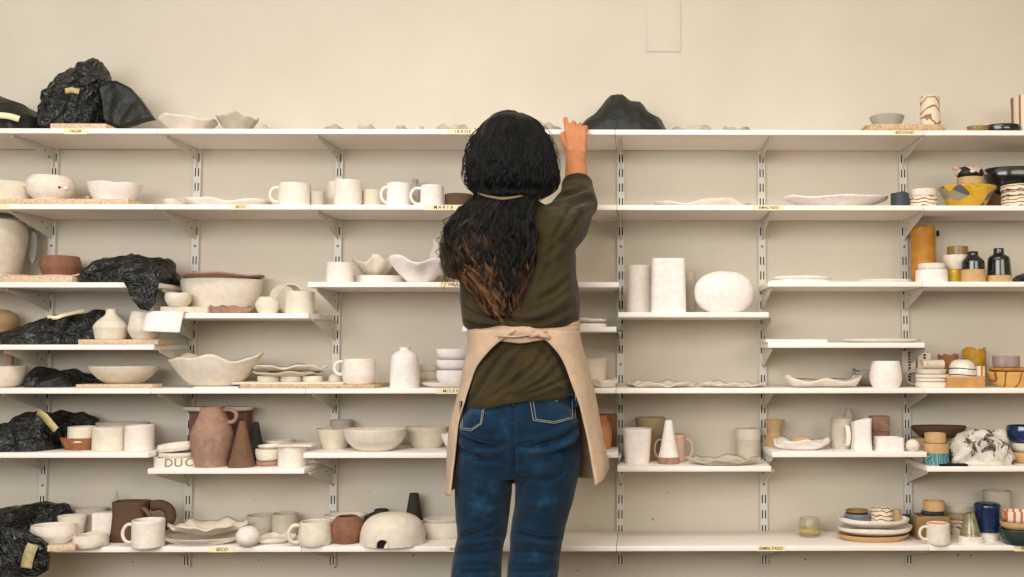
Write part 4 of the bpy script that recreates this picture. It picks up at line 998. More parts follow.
# ================================================================== LOWER SHELVES
z = 'F1'
b = bag('F1a', 'black cloth-like bag with a hand-marked tag on the lower shelf', 'bag', [(-60, 452), (-40, 432), (0, 428), (12, 424), (18, 416), (24, 414), (50, 413), (68, 414.5), (76, 419), (80, 430), (82, 452)], z, .16, 'bag', seed=13, crump=.009, pw=2.6, foldx=.003, Y=-.15, ys=[(-60, -.235, -.05), (50, -.225, -.05), (60, -.13, -.03), (86, -.11, -.03)])
strip(b, [(37, 411.5, -.19), (44, 416, -.225), (50, 423, -.236), (56, 430, -.24)], .020, 'tape_old', 'paper_tag')
pot('F1b', 'bowl', 'terracotta bowl under a cream cup on the lower shelf', 'bowl', 61, 99, 436.5, z, [(.62, 0), (.68, .02), (.86, .5), (1, 1)], 'rust', by=450.5, sy=.75)
pot('F1c', 'cup', 'cream cup standing in the terracotta bowl', 'cup', 69, 95.5, 425, z, CYL, 'cream', on='F1b', nest=.0125, H=.045)
pot('F1d', 'cup', 'cream cylinder cup, left of the pair on the lower shelf', 'cup', 93.5, 125, 426, z, CYL, 'cream', by=451.6, zw=.003)
pot('F1e', 'cup', 'cream cylinder cup, right of the pair on the lower shelf', 'cup', 125.8, 153, 424.4, z, CYL, 'ivory', by=451.6)
pot('F1f', 'plate_stack', 'shallow grey oat bowl behind the cylinder pair', 'bowl', 96, 148, 421.4, z, [(.9, 0), (1, .1), (1, 1)], 'stone', Y=-.075, sy=.6)
pot('F1g', 'clay_ring', 'flat oat ring at the right end of the lower left shelf', 'ring', 140, 161, 449.4, z, [(.9, 0), (1, .5), (.9, 1)], 'oat', Y=-.06)
z = 'F2'
def lettered_bowl():
    pot('F2a', 'lettered_bowl', 'low oval bowl incised with the letters DUC beside the jug', 'bowl', 155, 197.5, 455.5, 'F2', [(.98, 0), (1, .05), (1, 1)], 'ivory', by=468.4, sy=.75, wob=.0)
    X, Y, R, zb, zt, o = REG['F2a']; H = zt-zb; s = scl((X, Y, zb))
    for ch, px in (('D', 170.0), ('U', 179), ('C', 187.5)):
        lx = Xat(px, Y-R*.6, zb)-X; a = math.asin(max(-1, min(1, lx/R)))
        t = text_mesh(ch, .034, 'incised_letter', 'incision', o, (R*1.003*math.sin(a), -R*.75*1.004*math.cos(a), H*.52))
        t.rotation_euler = (PI/2, 0, math.atan(math.tan(a)*.75)); t.scale = (1, 1, 1.5)
        t['label'] = 'letter incised in the clay'
lettered_bowl()
pot('F2b', 'clay_ring', 'cream clay ring, lower one on the lettered bowl', 'ring', 159.5, 193.5, 451, z, [(.97, 0), (1, .5), (.97, 1)], 'cream', on='F2a', nest=-.0008, sy=.75, H=.0125)
pot('F2c', 'clay_ring', 'cream clay ring lying tilted, upper one on the lettered bowl', 'ring', 158.5, 193, 443, z, [(.94, 0), (1, .5), (.96, 1)], 'ivory', on='F2b', nest=-.0065, sy=.75, H=.020, tilt=(.04, -.09))
pot('F2d', 'jug', 'tall pinkish terracotta jug with loop handle on the lower shelf', 'jug', 191, 231.5, 406.5, z, [(.70, 0), (.76, .02), (.90, .2), (1, .46), (.94, .62), (.70, .82), (.56, .96), (.57, 1)], 'rosy', by=467.8, rt=.57, rb=.7)
handle('F2d', -8, .74, .965, .016, .0058, r0=.84, r1=.58)
pot('F2e', 'clay_cone', 'brown clay cone right of the jug', 'cone', 228.5, 254.5, 420.6, z, [(1, 0), (.99, .02), (.62, .5), (.27, .95), (.20, .99), (0, 1)], 'umber', by=468.2, open_=False, rt=.2)
pot('F2f', 'clay_cone', 'dark charcoal cone in the shade behind the brown cone', 'cone', 244, 266, 421.6, z, [(1, 0), (.99, .02), (.62, .5), (.27, .95), (.20, .99), (0, 1)], 'charcoal', Y=-.09, open_=False, rt=.2)
def pedestal():
    slab('F2g', 'tall_box', 'dark plum clay box behind the jug', 'box', 188, 246, 411, 'F2', 'plum', .045, Y0=-.066, bev=.001)
    pot('F2h', 'plate', 'pale plate lying on the dark plum box behind the jug', 'plate', 182.5, 252.5, 406.6, 'F2', [(.9, 0), (1, .3), (1, 1)], 'oat', on='F2g', Y=-.062, sy=.36, open_=False, H=.013)
pedestal()
pot('F2i', 'saucer', 'rosy saucer under the small bowl right of the cones', 'saucer', 256.5, 284, 461.6, z, [(.92, 0), (1, .4), (1, 1)], 'rosy', by=466.6, H=.014)
pot('F2j', 'small_bowl', 'small cream bowl on the rosy saucer', 'bowl', 256, 282.5, 450.4, z, [(.80, 0), (.9, .1), (1, .6), (1, 1)], 'cream', on='F2i', nest=-.001, H=.034)
pot('F2k', 'plate', 'pale small plate on the small cream bowl', 'plate', 258.5, 281.5, 447, z, [(.85, 0), (1, .7), (1, 1)], 'ivory', on='F2j', nest=-.0012, H=.009)
pot('F2l', 'bowl', 'stone bowl behind the lidded square jar', 'bowl', 266, 294, 438.8, z, TUB, 'oat', Y=-.078)
pot('F2m', 'jar', 'cream jar covered by a square tile at the right end', 'jar', 278.5, 306, 444.6, z, CYL, 'ivory', by=467.8)
slab('F2n', 'tile', 'square cream tile lying as a lid on the jar', 'tile', 276, 310, 440.0, z, 'cream', .075, on='F2m', Y0=REG['F2m'][1]-.045, H=.0075, rotz=.08)
z = 'F3'
pot('F3a', 'bowl', 'flared oat bowl at the left end of the bowl row', 'bowl', 316, 352, 427.6, z, TRAP, 'oat', by=449.5)
pot('F3b', 'small_cup', 'small grey cup behind the flared oat bowl', 'cup', 330, 352, 419.4, z, CYL, 'stone', Y=-.046)
pot('F3c', 'bowl', 'cream bowl, widest and foremost of the row on the lower shelf', 'bowl', 343.5, 406, 427.2, z, [(.40, 0), (.46, .0), (.66, .14), (.88, .45), (.97, .8), (1, 1)], 'cream', by=451.6, sy=.76)
pot('F3d', 'bowl', 'rough oat bowl right of the widest bowl', 'bowl', 404, 448, 426, z, [(.56, 0), (.62, .0), (.82, .35), (.97, .85), (1, 1)], 'oat', by=448.4, sy=.66, wob=.02)
REG['F3d'][5].location.y += .012
pot('F3e', 'bowl', 'pale cream bowl partly covered by the apron edge', 'bowl', 437, 474, 432.4, z, [(.42, 0), (.48, .0), (.72, .25), (.92, .65), (1, 1)], 'ivory', by=450.6, sy=.8)
REG['F3e'][5].location.x += .012
pot('F3f', 'vase', 'terracotta vase seen between the apron and the upright', 'vase', 586, 612, 415, z, [(.8, 0), (.9, .05), (1, .35), (.9, .7), (.62, .9), (.66, 1)], 'peach', by=449.5)
slab('F3g', 'tall_box', 'dark rust coloured box behind the terracotta vase', 'box', 595, 616, 414.5, z, 'terracotta', .04, Y0=-.085)
z = 'F4'
pot('F4a', 'tumbler', 'white angular tumbler on the lower shelf right of the woman', 'cup', 622.8, 651.6, 427.5, z, [(.80, 0), (.84, .02), (.92, .5), (1, 1)], 'chalk', by=464.2, sq=2.6)
pot('F4b', 'bowl', 'flared tan bowl in the shade behind the white tumbler', 'bowl', 635, 666, 416.6, z, TRAP, 'shaded_tan_clay', Y=-.062)  # clay colour darkened to olive, with the shade behind the tumbler painted in
def white_cone():
    pot('F4c', 'clay_cone', 'white cone with a terracotta foot on the lower shelf', 'cone', 658, 679.4, 457.2, 'F4', [(1, 0), (1, .2), (.97, 1)], 'rosy', by=464.6, open_=False, rt=0, H=.0195)
    X, Y, R, zb, zt, o = REG['F4c']; h = Zat(420, X, Y)-zt
    c = link('white_glazed_top', lathe_bm([(.97, 0), (.80, .22), (.56, .6), (.36, .96), (.30, .995), (0, 1)], R, h, open_=False, seed=4, wob=0), 'chalk', o); c.location.z = zt-zb
    c['label'] = 'white glazed upper part'
white_cone()
pot('F4d', 'cup', 'two handled blush cup behind the white cone', 'cup', 662, 685.4, 433.5, z, CYL, 'blush', by=462.6)
handle('F4d', 0, .12, .82, .022, .0036)
handle('F4d', 180, .12, .82, .022, .0036)
ruffle('F4f', 'ruffled_plate', 'stone ruffled plate on the lower shelf before the lidded jar', 'plate', 688.5, 759, 456.5, z, 'putty', .13, amp=.55, lobes=6, seed=81, by=466, edge=.05, th=.004, flat=.55, H=.018)
def lidded_jar():
    pot('F4g', 'jar', 'oat cylinder jar with lid behind the ruffled plate', 'jar', 735.5, 761, 438.2, 'F4', CYL, 'oat', by=459.4, open_=False)
    X, Y, R, zb, zt, o = REG['F4g']; h = Zat(428.6, X, Y)-zt
    l = link('lid', lathe_bm([(1, 0), (1.015, .1), (1.0, .9), (.95, 1)], R, h, open_=False, seed=4), 'cream', o); l.location.z = zt-zb+.0006
lidded_jar()
z = 'F5'
pot('F5a', 'hourglass_vase', 'tan hourglass vase at the left end of its shelf', 'vase', 763.5, 785.5, 419.2, z, [(.90, 0), (.94, .05), (.86, .28), (.60, .55), (.78, .8), (.98, 1)], 'sand', by=447.0)
ruffle('F5b', 'wavy_dish', 'wavy white dish with brown inside beside the hourglass vase', 'dish', 774, 829, 438, z, 'chalk', .14, amp=.5, lobes=3, seed=82, by=451.0, edge=.05, flat=.38, th=.005, phase=.8)
pot('F5c', 'clay_lump', 'brownish clay mound in the wavy white dish', 'lump', 789, 815, 437.6, REG['F5b'][3]+.0105, [(1, 0), (.9, .4), (.5, .9), (0, 1)], 'sand', Y=REG['F5b'][1], open_=False, H=.030, sy=.6)
pot('F5d', 'pitcher', 'tall stone pitcher with its handle facing the room', 'pitcher', 830.5, 853.5, 417.6, z, [(.92, 0), (.96, .03), (.96, .5), (.98, .9), (1, 1)], 'putty', by=449.4)
handle('F5d', -80, .14, .78, .020, .0042, flat=1.9, mat='ivory')
pot('F5e', 'bent_vase', 'grey bent beak vase behind the stone pitcher', 'vase', 843, 855, 408.4, z, [(1, 0), (1, .5), (.8, .8), (.5, 1)], 'stone', Y=-.06)
def cut_cup():
    pot('F5f', 'cut_cup', 'white angular cup with a slanting cut rim', 'cup', 852, 871.4, 420, 'F5', [(.96, 0), (1, .03), (.93, .5), (.98, 1)], 'chalk', by=451.2, sq=4, wob=0)
    X, Y, R, zb, zt, o = REG['F5f']; H = zt-zb
    for v in o.data.vertices:
        if v.co.z > H*.5: v.co.z += (v.co.z-H*.5)/(H*.5)*(v.co.x/R)*.0075
cut_cup()
pot('F5g', 'cup', 'rosy cup, lower of two behind the white box', 'cup', 868.5, 889.5, 430.6, z, CYL, 'rosy', Y=-.085)
pot('F5h', 'cup', 'rosy square cup, upper of two behind the white box', 'cup', 870, 888.5, 415.6, z, CYL, 'rosy', on='F5g', nest=-.001, sq=5)
pot('F5i', 'square_pot', 'low square white pot at right on its shelf', 'pot', 875, 902, 436.4, z, [(.97, 0), (1, .03), (1, 1)], 'chalk', by=451.4, sq=7, sy=.85, wob=.004)
def ball(key, name, label, l, r, top, z, mat, by, sq=.93):
    zb = ZT[z]; X, yc, R, h = place(l, r, top, zb, None, by, 1, 0, 0, .55); bm = bmesh.new()
    bmesh.ops.create_uvsphere(bm, u_segments=36, v_segments=24, radius=R)
    for v in bm.verts: v.co *= 1+.03*noise.noise(v.co*30); v.co.z = max(v.co.z*sq+R*sq-.0015, 0)
    o = link(name, bm, mat, loc=(X, yc, zb)); tag(o, label, 'ball')
ball('F5j', 'clay_ball', 'small white clay ball at the end of the shelf beside the square pot', 906, 919.5, 441.6, 'F5', 'ivory', 451.6)
pot('F5k', 'saucer', 'small rosy saucer behind the white clay ball', 'saucer', 896, 914, 446.4, z, FLATP, 'blush', Y=-.10)
z = 'F6'
two_tone('F6a', [(.97, 0), (1, .05), (1, 1)], [(1, 0), (1.01, .5), (1, 1)], 923.4, 948.6, 443.2, 451.2, z, 'teal_stripe', 'tan', 'cup', 'teal hatched cup with a bare clay band, under a smaller clay cup', 'cup', part='bare_clay_band', by=465.8)
REG['F6a'][5].children[0]['label'] = 'bare clay band'
pot('F6a2', 'cup', 'small bare clay cup stacked on the teal hatched cup', 'cup', 924.8, 945.6, 432.4, z, TUB, 'tan', on='F6a', nest=-.001)
pot('F6b', 'pan_base', 'tan bowl under the dark flat bowl behind the teal cup', 'bowl', 911, 940, 436.4, z, TUB, 'sand', Y=-.063)
pot('F6c', 'flat_bowl', 'dark brown flat bowl behind the teal cup and newspaper', 'bowl', 911.5, 966, 425.4, z, [(.6, 0), (.8, .3), (1, .8), (1, 1)], 'cocoa', on='F6b', Y=-.075, sy=.55, nest=-.001, H=.036)
slab('F6d', 'black_tray', 'flat black tray at the shelf edge before the newspaper', 'tray', 940.5, 968.5, 464.4, z, 'black_gap', .03, .003, H=.006)
def newspaper():
    sil = [(949, 465), (949.5, 446), (955, 440), (964, 434), (974, 430), (986, 431), (994, 429), (1002, 432), (1007, 438), (1009, 450), (1013, 464)]
    bag('F6e', 'crumpled newspaper bundle with dark print on the lower right shelf', 'newspaper bundle', sil, 'F6', .10, 'newsprint', seed=15, crump=.018, name='newspaper_bundle', pw=2.6, freq=12, Y=-.170, nx=90)
newspaper()
pot('F6f', 'bowl', 'tan bowl with ochre base at the right photo edge, lowest of three', 'bowl', 1011, 1050, 450.4, z, [(.7, 0), (.86, .2), (1, .7), (1, 1)], 'tan', by=464.0, sy=.8)
pot('F6g', 'bowl', 'cream bowl in the middle of three at the right photo edge', 'bowl', 1011, 1048, 441.4, z, [(.8, 0), (.95, .4), (1, 1)], 'cream', on='F6f', nest=-.0012, sy=.8, H=.026)
pot('F6h', 'bowl', 'navy glazed bowl topmost of three at the right photo edge', 'bowl', 1007, 1050, 425.4, z, [(.72, 0), (.88, .15), (1, .6), (.98, 1)], 'navy', on='F6g', nest=-.0012, sy=.78, H=.050)
# ================================================================== BOTTOM SHELF
z = 'G'
def bottom_bag():
    b = bag('G1', 'big black bag on the bottom shelf at left, sagging over the edge', 'bag', [(-70, 545), (-50, 520), (0, 511), (24, 508.5), (44, 508.5), (50, 514), (52, 526), (53, 544)], 'G', .19, 'bag', seed=17, crump=.008, pw=3.0, Y=-.150, ys=[(-70, -.235, -.02), (14, -.235, -.02), (28, -.13, -.02), (57, -.08, -.02)])
    flap(b, [(-60, 528), (-20, 524), (20, 530), (40, 538), (48, 546), (49, 560), (46, 571), (36, 577), (22, 577), (10, 588), (-30, 592), (-60, 590)], SF-.034, 'bag', .010, .010, seed=6)
    strip(b, [(33, 544.5, SF-.042), (31, 549, SF-.044), (28, 558, SF-.044), (26, 568, SF-.043)], .032, 'tape_old', 'paper_tag')
bottom_bag()
slab('G2', 'wood_offcut', 'short wood offcut lying under the rounded bowl on the bottom shelf', 'wood', 47, 72, 545, z, 'chipboard', .03, by=551.0, H=.017, rotz=.28)
pot('G3', 'bowl', 'rounded cream bowl overlapping the black bag on the bottom shelf', 'bowl', 31, 75, 522.4, z, [(.52, 0), (.60, .01), (.92, .35), (1, .62), (.95, 1)], 'ivory', by=544.6, sy=.76, rb=.5)
pot('G4', 'bowl', 'stone cup behind the rounded cream bowl', 'cup', 56.5, 84, 514, z, TRAP[:1]+[(.8, .2), (1, 1)], 'cream', Y=-.108, sy=.76)
REG['G4'][5].location.x += .004
pot('G5', 'bowl', 'oat cup farther back left of the pale card', 'cup', 68.5, 100, 506.4, z, [(.7, 0), (.8, .2), (1, 1)], 'putty', Y=-.048, sy=.7)
REG['G5'][5].location.x += .020
slab('G6', 'square_tile', 'pale square vase standing left of the brown pitcher', 'vase', 90, 113, 513.4, z, 'ivory', .05, Y0=-.135, bev=.003)
REG['G6'][5].location.y = -.105
pot('G7', 'pinched_dish', 'small lumpy pinched dish at the shelf edge', 'dish', 74, 106.5, 532, z, [(.84, 0), (.92, .05), (1, .4), (.97, 1)], 'cream', by=549, wob=.05, zw=.005, wall=.009, sy=.9)
def brown_pitcher():
    pot('G8', 'pitcher', 'dark brown pitcher with a big double handle on the bottom shelf', 'pitcher', 111, 150, 499.5, 'G', [(1.0, 0), (1, .03), (.90, .3), (.84, .7), (.88, 1)], 'cocoa', by=543.0, sq=3.2, sy=.7, wob=.02)
    handle('G8', 10, .30, .90, .052, .016, flat=.8, mat='cocoa')
    X, Y, R, zb, zt, o = REG['G8']; H = zt-zb; bm = bmesh.new()
    tube_into(bm, [(R*.80, -.030, H*.86), (R*.98, -.034, H*.83), (R*1.22, -.034, H*.70), (R*1.28, -.034, H*.55)], [.0055, .0062, .006, .005], 10); link('inner_handle', bm, 'umber', o)
brown_pitcher()
pot('G9', 'clay_spike', 'thin stone spike behind the brown pitcher', 'spike', 107, 124, 488.4, z, [(1, 0), (.95, .1), (.5, .6), (0, 1)], 'stone', Y=-.052, sy=.5, open_=False)
pot('G10', 'mug', 'cream mug before the brown pitcher, handle to the left', 'mug', 132.5, 163, 517.4, z, [(.93, 0), (.97, .03), (1, .15), (1, 1)], 'ivory', by=549.6)
handle('G10', 186, .16, .86, .026, .0048)
pot('G11', 'plate', 'flat white plate under the ruffled plate on the bottom shelf', 'plate', 160, 240, 538.0, z, [(.5, 0), (.6, .0), (.86, .45), (1, .95), (1, 1)], 'ivory', by=547.4, sy=.66, H=.021, rb=.9)
REG['G11'][5].location.x += .010
ruffle('G12', 'ruffled_plate', 'ruffled torn edged plate stacked on the flat white plate', 'plate', 170, 246, 523.4, z, 'cream', .155, amp=.42, lobes=6, seed=91, on='G11', nest=-.002, Y=REG['G11'][1]+.006, edge=.10, H=.034, flat=.25, th=.004, pw=1.1)
ball('G13', 'clay_ball', 'white clay ball right of the stacked plates on the bottom shelf', 236, 259.5, 527, 'G', 'ivory', 548.0, .90)
pot('G14', 'cup', 'stone bowl cup behind the clay ball', 'cup', 247, 273.5, 513, z, [(.72, 0), (.82, .1), (.98, .5), (1, 1)], 'putty', Y=-.075)
pot('G15', 'cup', 'pale tall cup behind the big mug', 'cup', 272, 297, 511.5, z, TUB, 'putty', Y=-.072)
ruffle('G16', 'wavy_dish', 'wavy pale dish left of the big mug', 'dish', 256, 294, 536.5, z, 'ivory', .13, amp=.45, lobes=4, seed=92, by=544.5, edge=.06, flat=.5, th=.0035, H=.015)
REG['G16'][5].location.x -= .0
pot('G17', 'mug', 'big cream mug with thick loop handle on the bottom shelf', 'mug', 298.5, 331, 519, z, [(.84, 0), (.92, .04), (1, .25), (.97, .6), (.88, 1)], 'cream', by=547.6)
handle('G17', 206, .14, .90, .026, .0062)
pot('G18', 'round_pot', 'round terracotta pot right of the big mug', 'pot', 330.5, 363, 514.6, z, [(.52, 0), (.62, .02), (.92, .25), (1, .5), (.90, .78), (.60, 1)], 'terracotta', by=544.4)
pot('G19', 'bowl', 'pale bowl behind the round terracotta pot', 'bowl', 324, 366, 512, z, TRAP, 'cream', Y=-.070, sy=.85)
def dome():
    zb = ZT['G']; X, yc, R, h = place(360, 425, 512, zb, None, 548.4, .80, 0, 0, .96)
    o = link('clay_dome', lathe_bm([(1, 0), (1, .10), (.985, .35), (.90, .62), (.70, .84), (.38, .97), (0, 1)], R, h, sy=.8, open_=False, seed=8, wob=.02), 'cream', loc=(X, yc, zb))
    tag(o, 'cream clay dome with a small arched opening at its foot', 'dome')
    bm = bmesh.new(); px0 = Xat(382.6, yc-R*.78, zb)-X; w = 5.3*scl((X, yc-R*.8, zb)); hh = 8.2*scl((X, yc-R*.8, zb))
    cs = [(-w, 0), (w, 0), (w, hh*.45)]+[(w*math.cos(a), hh*.45+hh*.55*math.sin(a)) for a in [PI*i/12 for i in range(1, 12)]]+[(-w, hh*.45)]
    y0 = -R*.8*math.sqrt(max(0, 1-(px0/R)**2))*1.012
    A = [bm.verts.new((px0+a, y0-.0012+.10*abs(a), b+.0004)) for a, b in cs]; B = [bm.verts.new((px0+a*.9, y0+.02, b+.0004)) for a, b in cs]
    bm.faces.new(A); bm.faces.new(B[::-1])
    for i in range(len(cs)): bm.faces.new((A[i], B[i], B[(i+1) % len(cs)], A[(i+1) % len(cs)]))
    bmesh.ops.recalc_face_normals(bm, faces=bm.faces[:]); link('opening', bm, 'black_gap', o, smooth=False)
    bm = bmesh.new()
    q = [(px0+a*1.16, y0-.0010+.10*abs(a), b*1.08+.001) for a, b in [(w, 0)]+cs[2:]+[(-w, 0)]]
    tube_into(bm, q, .0016, 8); link('opening_rim', bm, 'oat', o)
    REG['G20'] = (X, yc, R, zb, zb+h, o)
dome()
pot('G21', 'vase', 'dark brown vase mostly hidden behind the clay dome', 'vase', 360, 393, 508.4, z, [(.7, 0), (.85, .1), (1, .5), (.8, .8), (.45, .92), (.42, 1)], 'charcoal', Y=-.058, rt=.4)
REG['G21'][5].location.x += .014
pot('G22', 'clay_cone', 'dark charcoal cone behind the right side of the dome', 'cone', 402.5, 424.5, 492.4, z, [(1, 0), (.98, .05), (.72, .45), (.46, .9), (.40, .99), (0, 1)], 'charcoal', Y=-.055, open_=False, rt=.4)
pot('G23', 'bowl', 'outer cream bowl of the nested pair beside the jeans', 'bowl', 419.5, 466, 519, z, [(.72, 0), (.80, .02), (.95, .3), (1, .7), (1, 1)], 'cream', by=539.6, sy=.70)
pot('G24', 'bowl', 'inner oat bowl of the nested pair beside the jeans', 'bowl', 423.5, 463, 513.6, z, [(.72, 0), (.85, .1), (1, 1)], 'oat', on='G23', nest=.024, H=.034, sy=.72)
# right part
def glass():
    m, nt, b = base_mat('cloudy_glass', .16, .5); b.inputs['Base Color'].default_value = (*lin((240, 236, 222)), 1)
    b.inputs['Transmission Weight'].default_value = .9; b.inputs['IOR'].default_value = 1.3; MATS['cloudy_glass'] = m
    m, nt, b = base_mat('yellow_residue', .4, .4); b.inputs['Base Color'].default_value = (*lin((224, 190, 70)), 1); MATS['yellow_residue'] = m
    pot('G30', 'glass_tumbler', 'cloudy glass tumbler with yellow residue alone on the bottom shelf', 'glass', 798, 821, 516.6, 'G', [(.80, 0), (.86, .03), (1, .3), (.97, .6), (.84, 1)], 'cloudy_glass', by=537.8, wall=.0025)
    X, Y, R, zb, zt, o = REG['G30']; H = zt-zb
    r = link('residue', lathe_bm([(.76, 0), (.93, .6), (.95, 1)], R, H*.30, open_=False, seed=3, wob=0), 'yellow_residue', o); r.location.z = .0065
glass()
pot('G31', 'plate', 'tan plate at the bottom of the plate stack on the bottom shelf', 'plate', 837, 909.5, 531.5, z, [(.7, 0), (.78, .0), (.92, .5), (1, 1)], 'tan', by=543.4, sy=.66, H=.017, rb=.9)
pot('G32', 'plate', 'white wavy rimmed plate, middle of the plate stack', 'plate', 838, 912.5, 524.5, z, [(.66, 0), (.76, .05), (.96, .5), (1, 1)], 'white_glaze', on='G31', nest=-.001, sy=.66, wob=.02, zw=.006, H=.021)
pot('G33', 'plate', 'white plate on top of the plate stack', 'plate', 839, 909, 518, z, [(.66, 0), (.76, .05), (.96, .5), (1, 1)], 'white_glaze', on='G32', nest=-.003, sy=.66, wob=.02, zw=.004, H=.022)
def on_plate(key, *a, **k):
    return pot(key, *a, z=REG['G33'][3]+.0092, **k)
on_plate('G34', 'cup', 'blue grey cup with dark rim on the plate stack', 'cup', 844.5, 870, 511.5, prof=[(.93, 0), (.98, .1), (1, .8), (.96, 1)], mat='blue_grey', Y=REG['G33'][1]-.005)
on_plate('G34c', 'small_cup', 'marbled cup on the plate stack, right of the blue grey one', 'cup', 870.3, 893, 507.4, prof=TUB, mat='marble_fine', Y=REG['G33'][1]-.008)
on_plate('G34d', 'small_cup', 'tan cup on the plate stack behind the marbled one', 'cup', 886, 901, 508.4, prof=TUB, mat='sand', Y=REG['G33'][1]+.022)
pot('G34b', 'small_saucer', 'olive saucer resting on the blue grey cup', 'saucer', 845.5, 868.5, 506.4, z, [(.8, 0), (1, .6), (1, 1)], 'olive_glaze', on='G34', nest=-.0012, H=.009)
pot('G35', 'cup', 'dark slate cup right behind the plate stack', 'cup', 900.5, 919, 514.4, z, [(.85, 0), (.9, .1), (1, 1)], 'slate', Y=-.068)
pot('G36', 'mug', 'speckled white mug with pink inside, handle to the left', 'mug', 926.6, 950, 521.4, z, [(.90, 0), (.96, .04), (1, .2), (.97, 1)], 'speckled_white', by=546.2)
handle('G36', 186, .24, .86, .022, .0040)
def pink_liner():
    X, Y, R, zb, zt, o = REG['G36']; H = zt-zb
    bm = bmesh.new(); seg = 48; A = [[bm.verts.new((R*f*math.cos(2*PI*k/seg), R*f*math.sin(2*PI*k/seg), H*h)) for k in range(seg)] for f, h in ((.86, .5), (.865, .97), (.83, .97), (.82, .5))]
    for q in range(3):
        for k in range(seg): bm.faces.new((A[q][k], A[q][(k+1) % seg], A[q+1][(k+1) % seg], A[q+1][k]))
    bmesh.ops.recalc_face_normals(bm, faces=bm.faces[:]); link('pink_inside', bm, 'pink', o)
pink_liner()
def ochre_box():
    slab('G37', 'square_pot', 'square ochre pot behind the speckled white mug', 'pot', 917, 951, 516.4, 'G', 'olive_glaze', .07, by=540.0, bev=.003)
    o = REG['G37'][5]; R = REG['G37'][2]; h = REG['G37'][4]-REG['G37'][3]
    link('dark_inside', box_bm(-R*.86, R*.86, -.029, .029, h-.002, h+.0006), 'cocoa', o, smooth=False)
ochre_box()
pot('G38b', 'dish', 'dark green dish under the tan bowl behind the ochre pot', 'dish', 921, 944, 510.5, z, [(.9, 0), (1, .3), (1, 1)], 'teal_dark', on='G37', nest=-.0012, sy=.8, open_=False, H=.011)
pot('G38', 'bowl', 'tan bowl topmost behind the speckled white mug', 'bowl', 923.5, 944.5, 499.4, z, CYL, 'tan', on='G38b', nest=-.0008)
for i, (l, r, h, m, lab) in enumerate([(948, 968, .021, 'marble', 'lowest'), (947, 969, .021, 'marble_fine', 'second'), (947, 970, .020, 'sand', 'third'), (943.5, 976, .022, 'oat', 'topmost')]):
    pot('G39%d' % i, 'small_bowl', 'small marbled and cream bowl in the back pile, %s of four' % lab, 'bowl', l, r, 520, z, [(.85, 0), (.95, .3), (1, 1)], m, on=None if i == 0 else 'G39%d' % (i-1), nest=-.001 if i else 0, Y=-.060, H=h, sy=.9)
two_tone('G40', [(.97, 0), (1, .05), (.98, 1)], [(.84, 0), (.72, .25), (.46, .75), (.28, .96), (0, 1)], 958, 983, 512, 533.4, z, 'ivory', 'celadon', 'clay_cone', 'celadon glazed cone with a white foot at right', 'cone', part='glazed_cone', by=544.6)
def navy_jar():
    two_tone('G41', [(.88, 0), (.9, .05), (.97, 1)], [(1.02, 0), (1.13, .05), (1.15, .3), (1.15, .82), (1.10, .94), (.92, .99), (.5, 1), (0, 1)], 976.4, 999.4, 502.6, 529.6, 'G', 'ivory', 'navy', 'jar', 'navy blue glazed jar on a bare cream foot at right', 'jar', part='glazed_upper', by=541.6)
navy_jar()
pot('G42', 'vase', 'large putty cylinder vase behind the navy jar', 'vase', 984, 1011.5, 489, z, CYL, 'putty', Y=-.060)
pot('G43', 'bowl', 'dark teal bowl with light spots at the right photo edge', 'bowl', 998.5, 1046, 531, z, [(.66, 0), (.76, .05), (.95, .5), (1, 1)], 'teal_dark', by=546.0, sy=.7, H=.044)
pot('G44', 'bowl', 'cream shallow bowl on the dark teal bowl', 'bowl', 1000.5, 1040, 525.4, z, [(.8, 0), (.95, .4), (1, 1)], 'tan', on='G43', nest=-.001, sy=.7, H=.020)
pot('G45', 'bowl', 'white bowl with orange stripes topmost at the right photo edge', 'bowl', 1003, 1032, 516.4, z, [(.9, 0), (1, .3), (1, 1)], 'rainbow', on='G44', nest=-.001, sy=.8, H=.030)
pot('G46', 'bowl', 'black bowl behind the striped bowl at the right photo edge', 'bowl', 1003, 1024, 513.4, z, TUB, 'black_glaze', Y=-.045)
# ================================================================== THE WOMAN AT THE SHELVES
BY = -.52                                              # depth of her body's axis
PR = bpy.data.objects.new('person', None); COL.objects.link(PR); PR.location = (Xat(508, BY, .1), BY, 0)
tag(PR, 'woman seen from behind in olive top, jeans and beige apron, reaching to the top shelf', 'person')
PO = Vector(PR.location)
def W(px, py, Y=BY):
    X, Z = XZ(px, py, Y); return Vector((X, Y, Z))
def remeshed(name, bm, voxel, smooth=3, fac=.5):
    """one continuous skin round everything in bm"""
    bmesh.ops.recalc_face_normals(bm, faces=bm.faces[:])
    me = bpy.data.meshes.new(name); bm.to_mesh(me); bm.free()
    o = bpy.data.objects.new(name, me); COL.objects.link(o)
    md = o.modifiers.new('r', 'REMESH'); md.mode = 'VOXEL'; md.voxel_size = voxel; md.adaptivity = 0
    dg = bpy.context.evaluated_depsgraph_get(); dg.update()
    m2 = bpy.data.meshes.new_from_object(o.evaluated_get(dg)); bpy.data.objects.remove(o); bpy.data.meshes.remove(me)
    b = bmesh.new(); b.from_mesh(m2); bpy.data.meshes.remove(m2)
    for _ in range(smooth): bmesh.ops.smooth_vert(b, verts=b.verts[:], factor=fac, use_axis_x=True, use_axis_y=True, use_axis_z=True)
    return b
def finish(name, bm, mat, parent=PR):
    bm.normal_update()
    off = Vector(parent.location) if parent is PR else PO
    for v in bm.verts: v.co -= PO
    return link(name, bm, mat, parent)
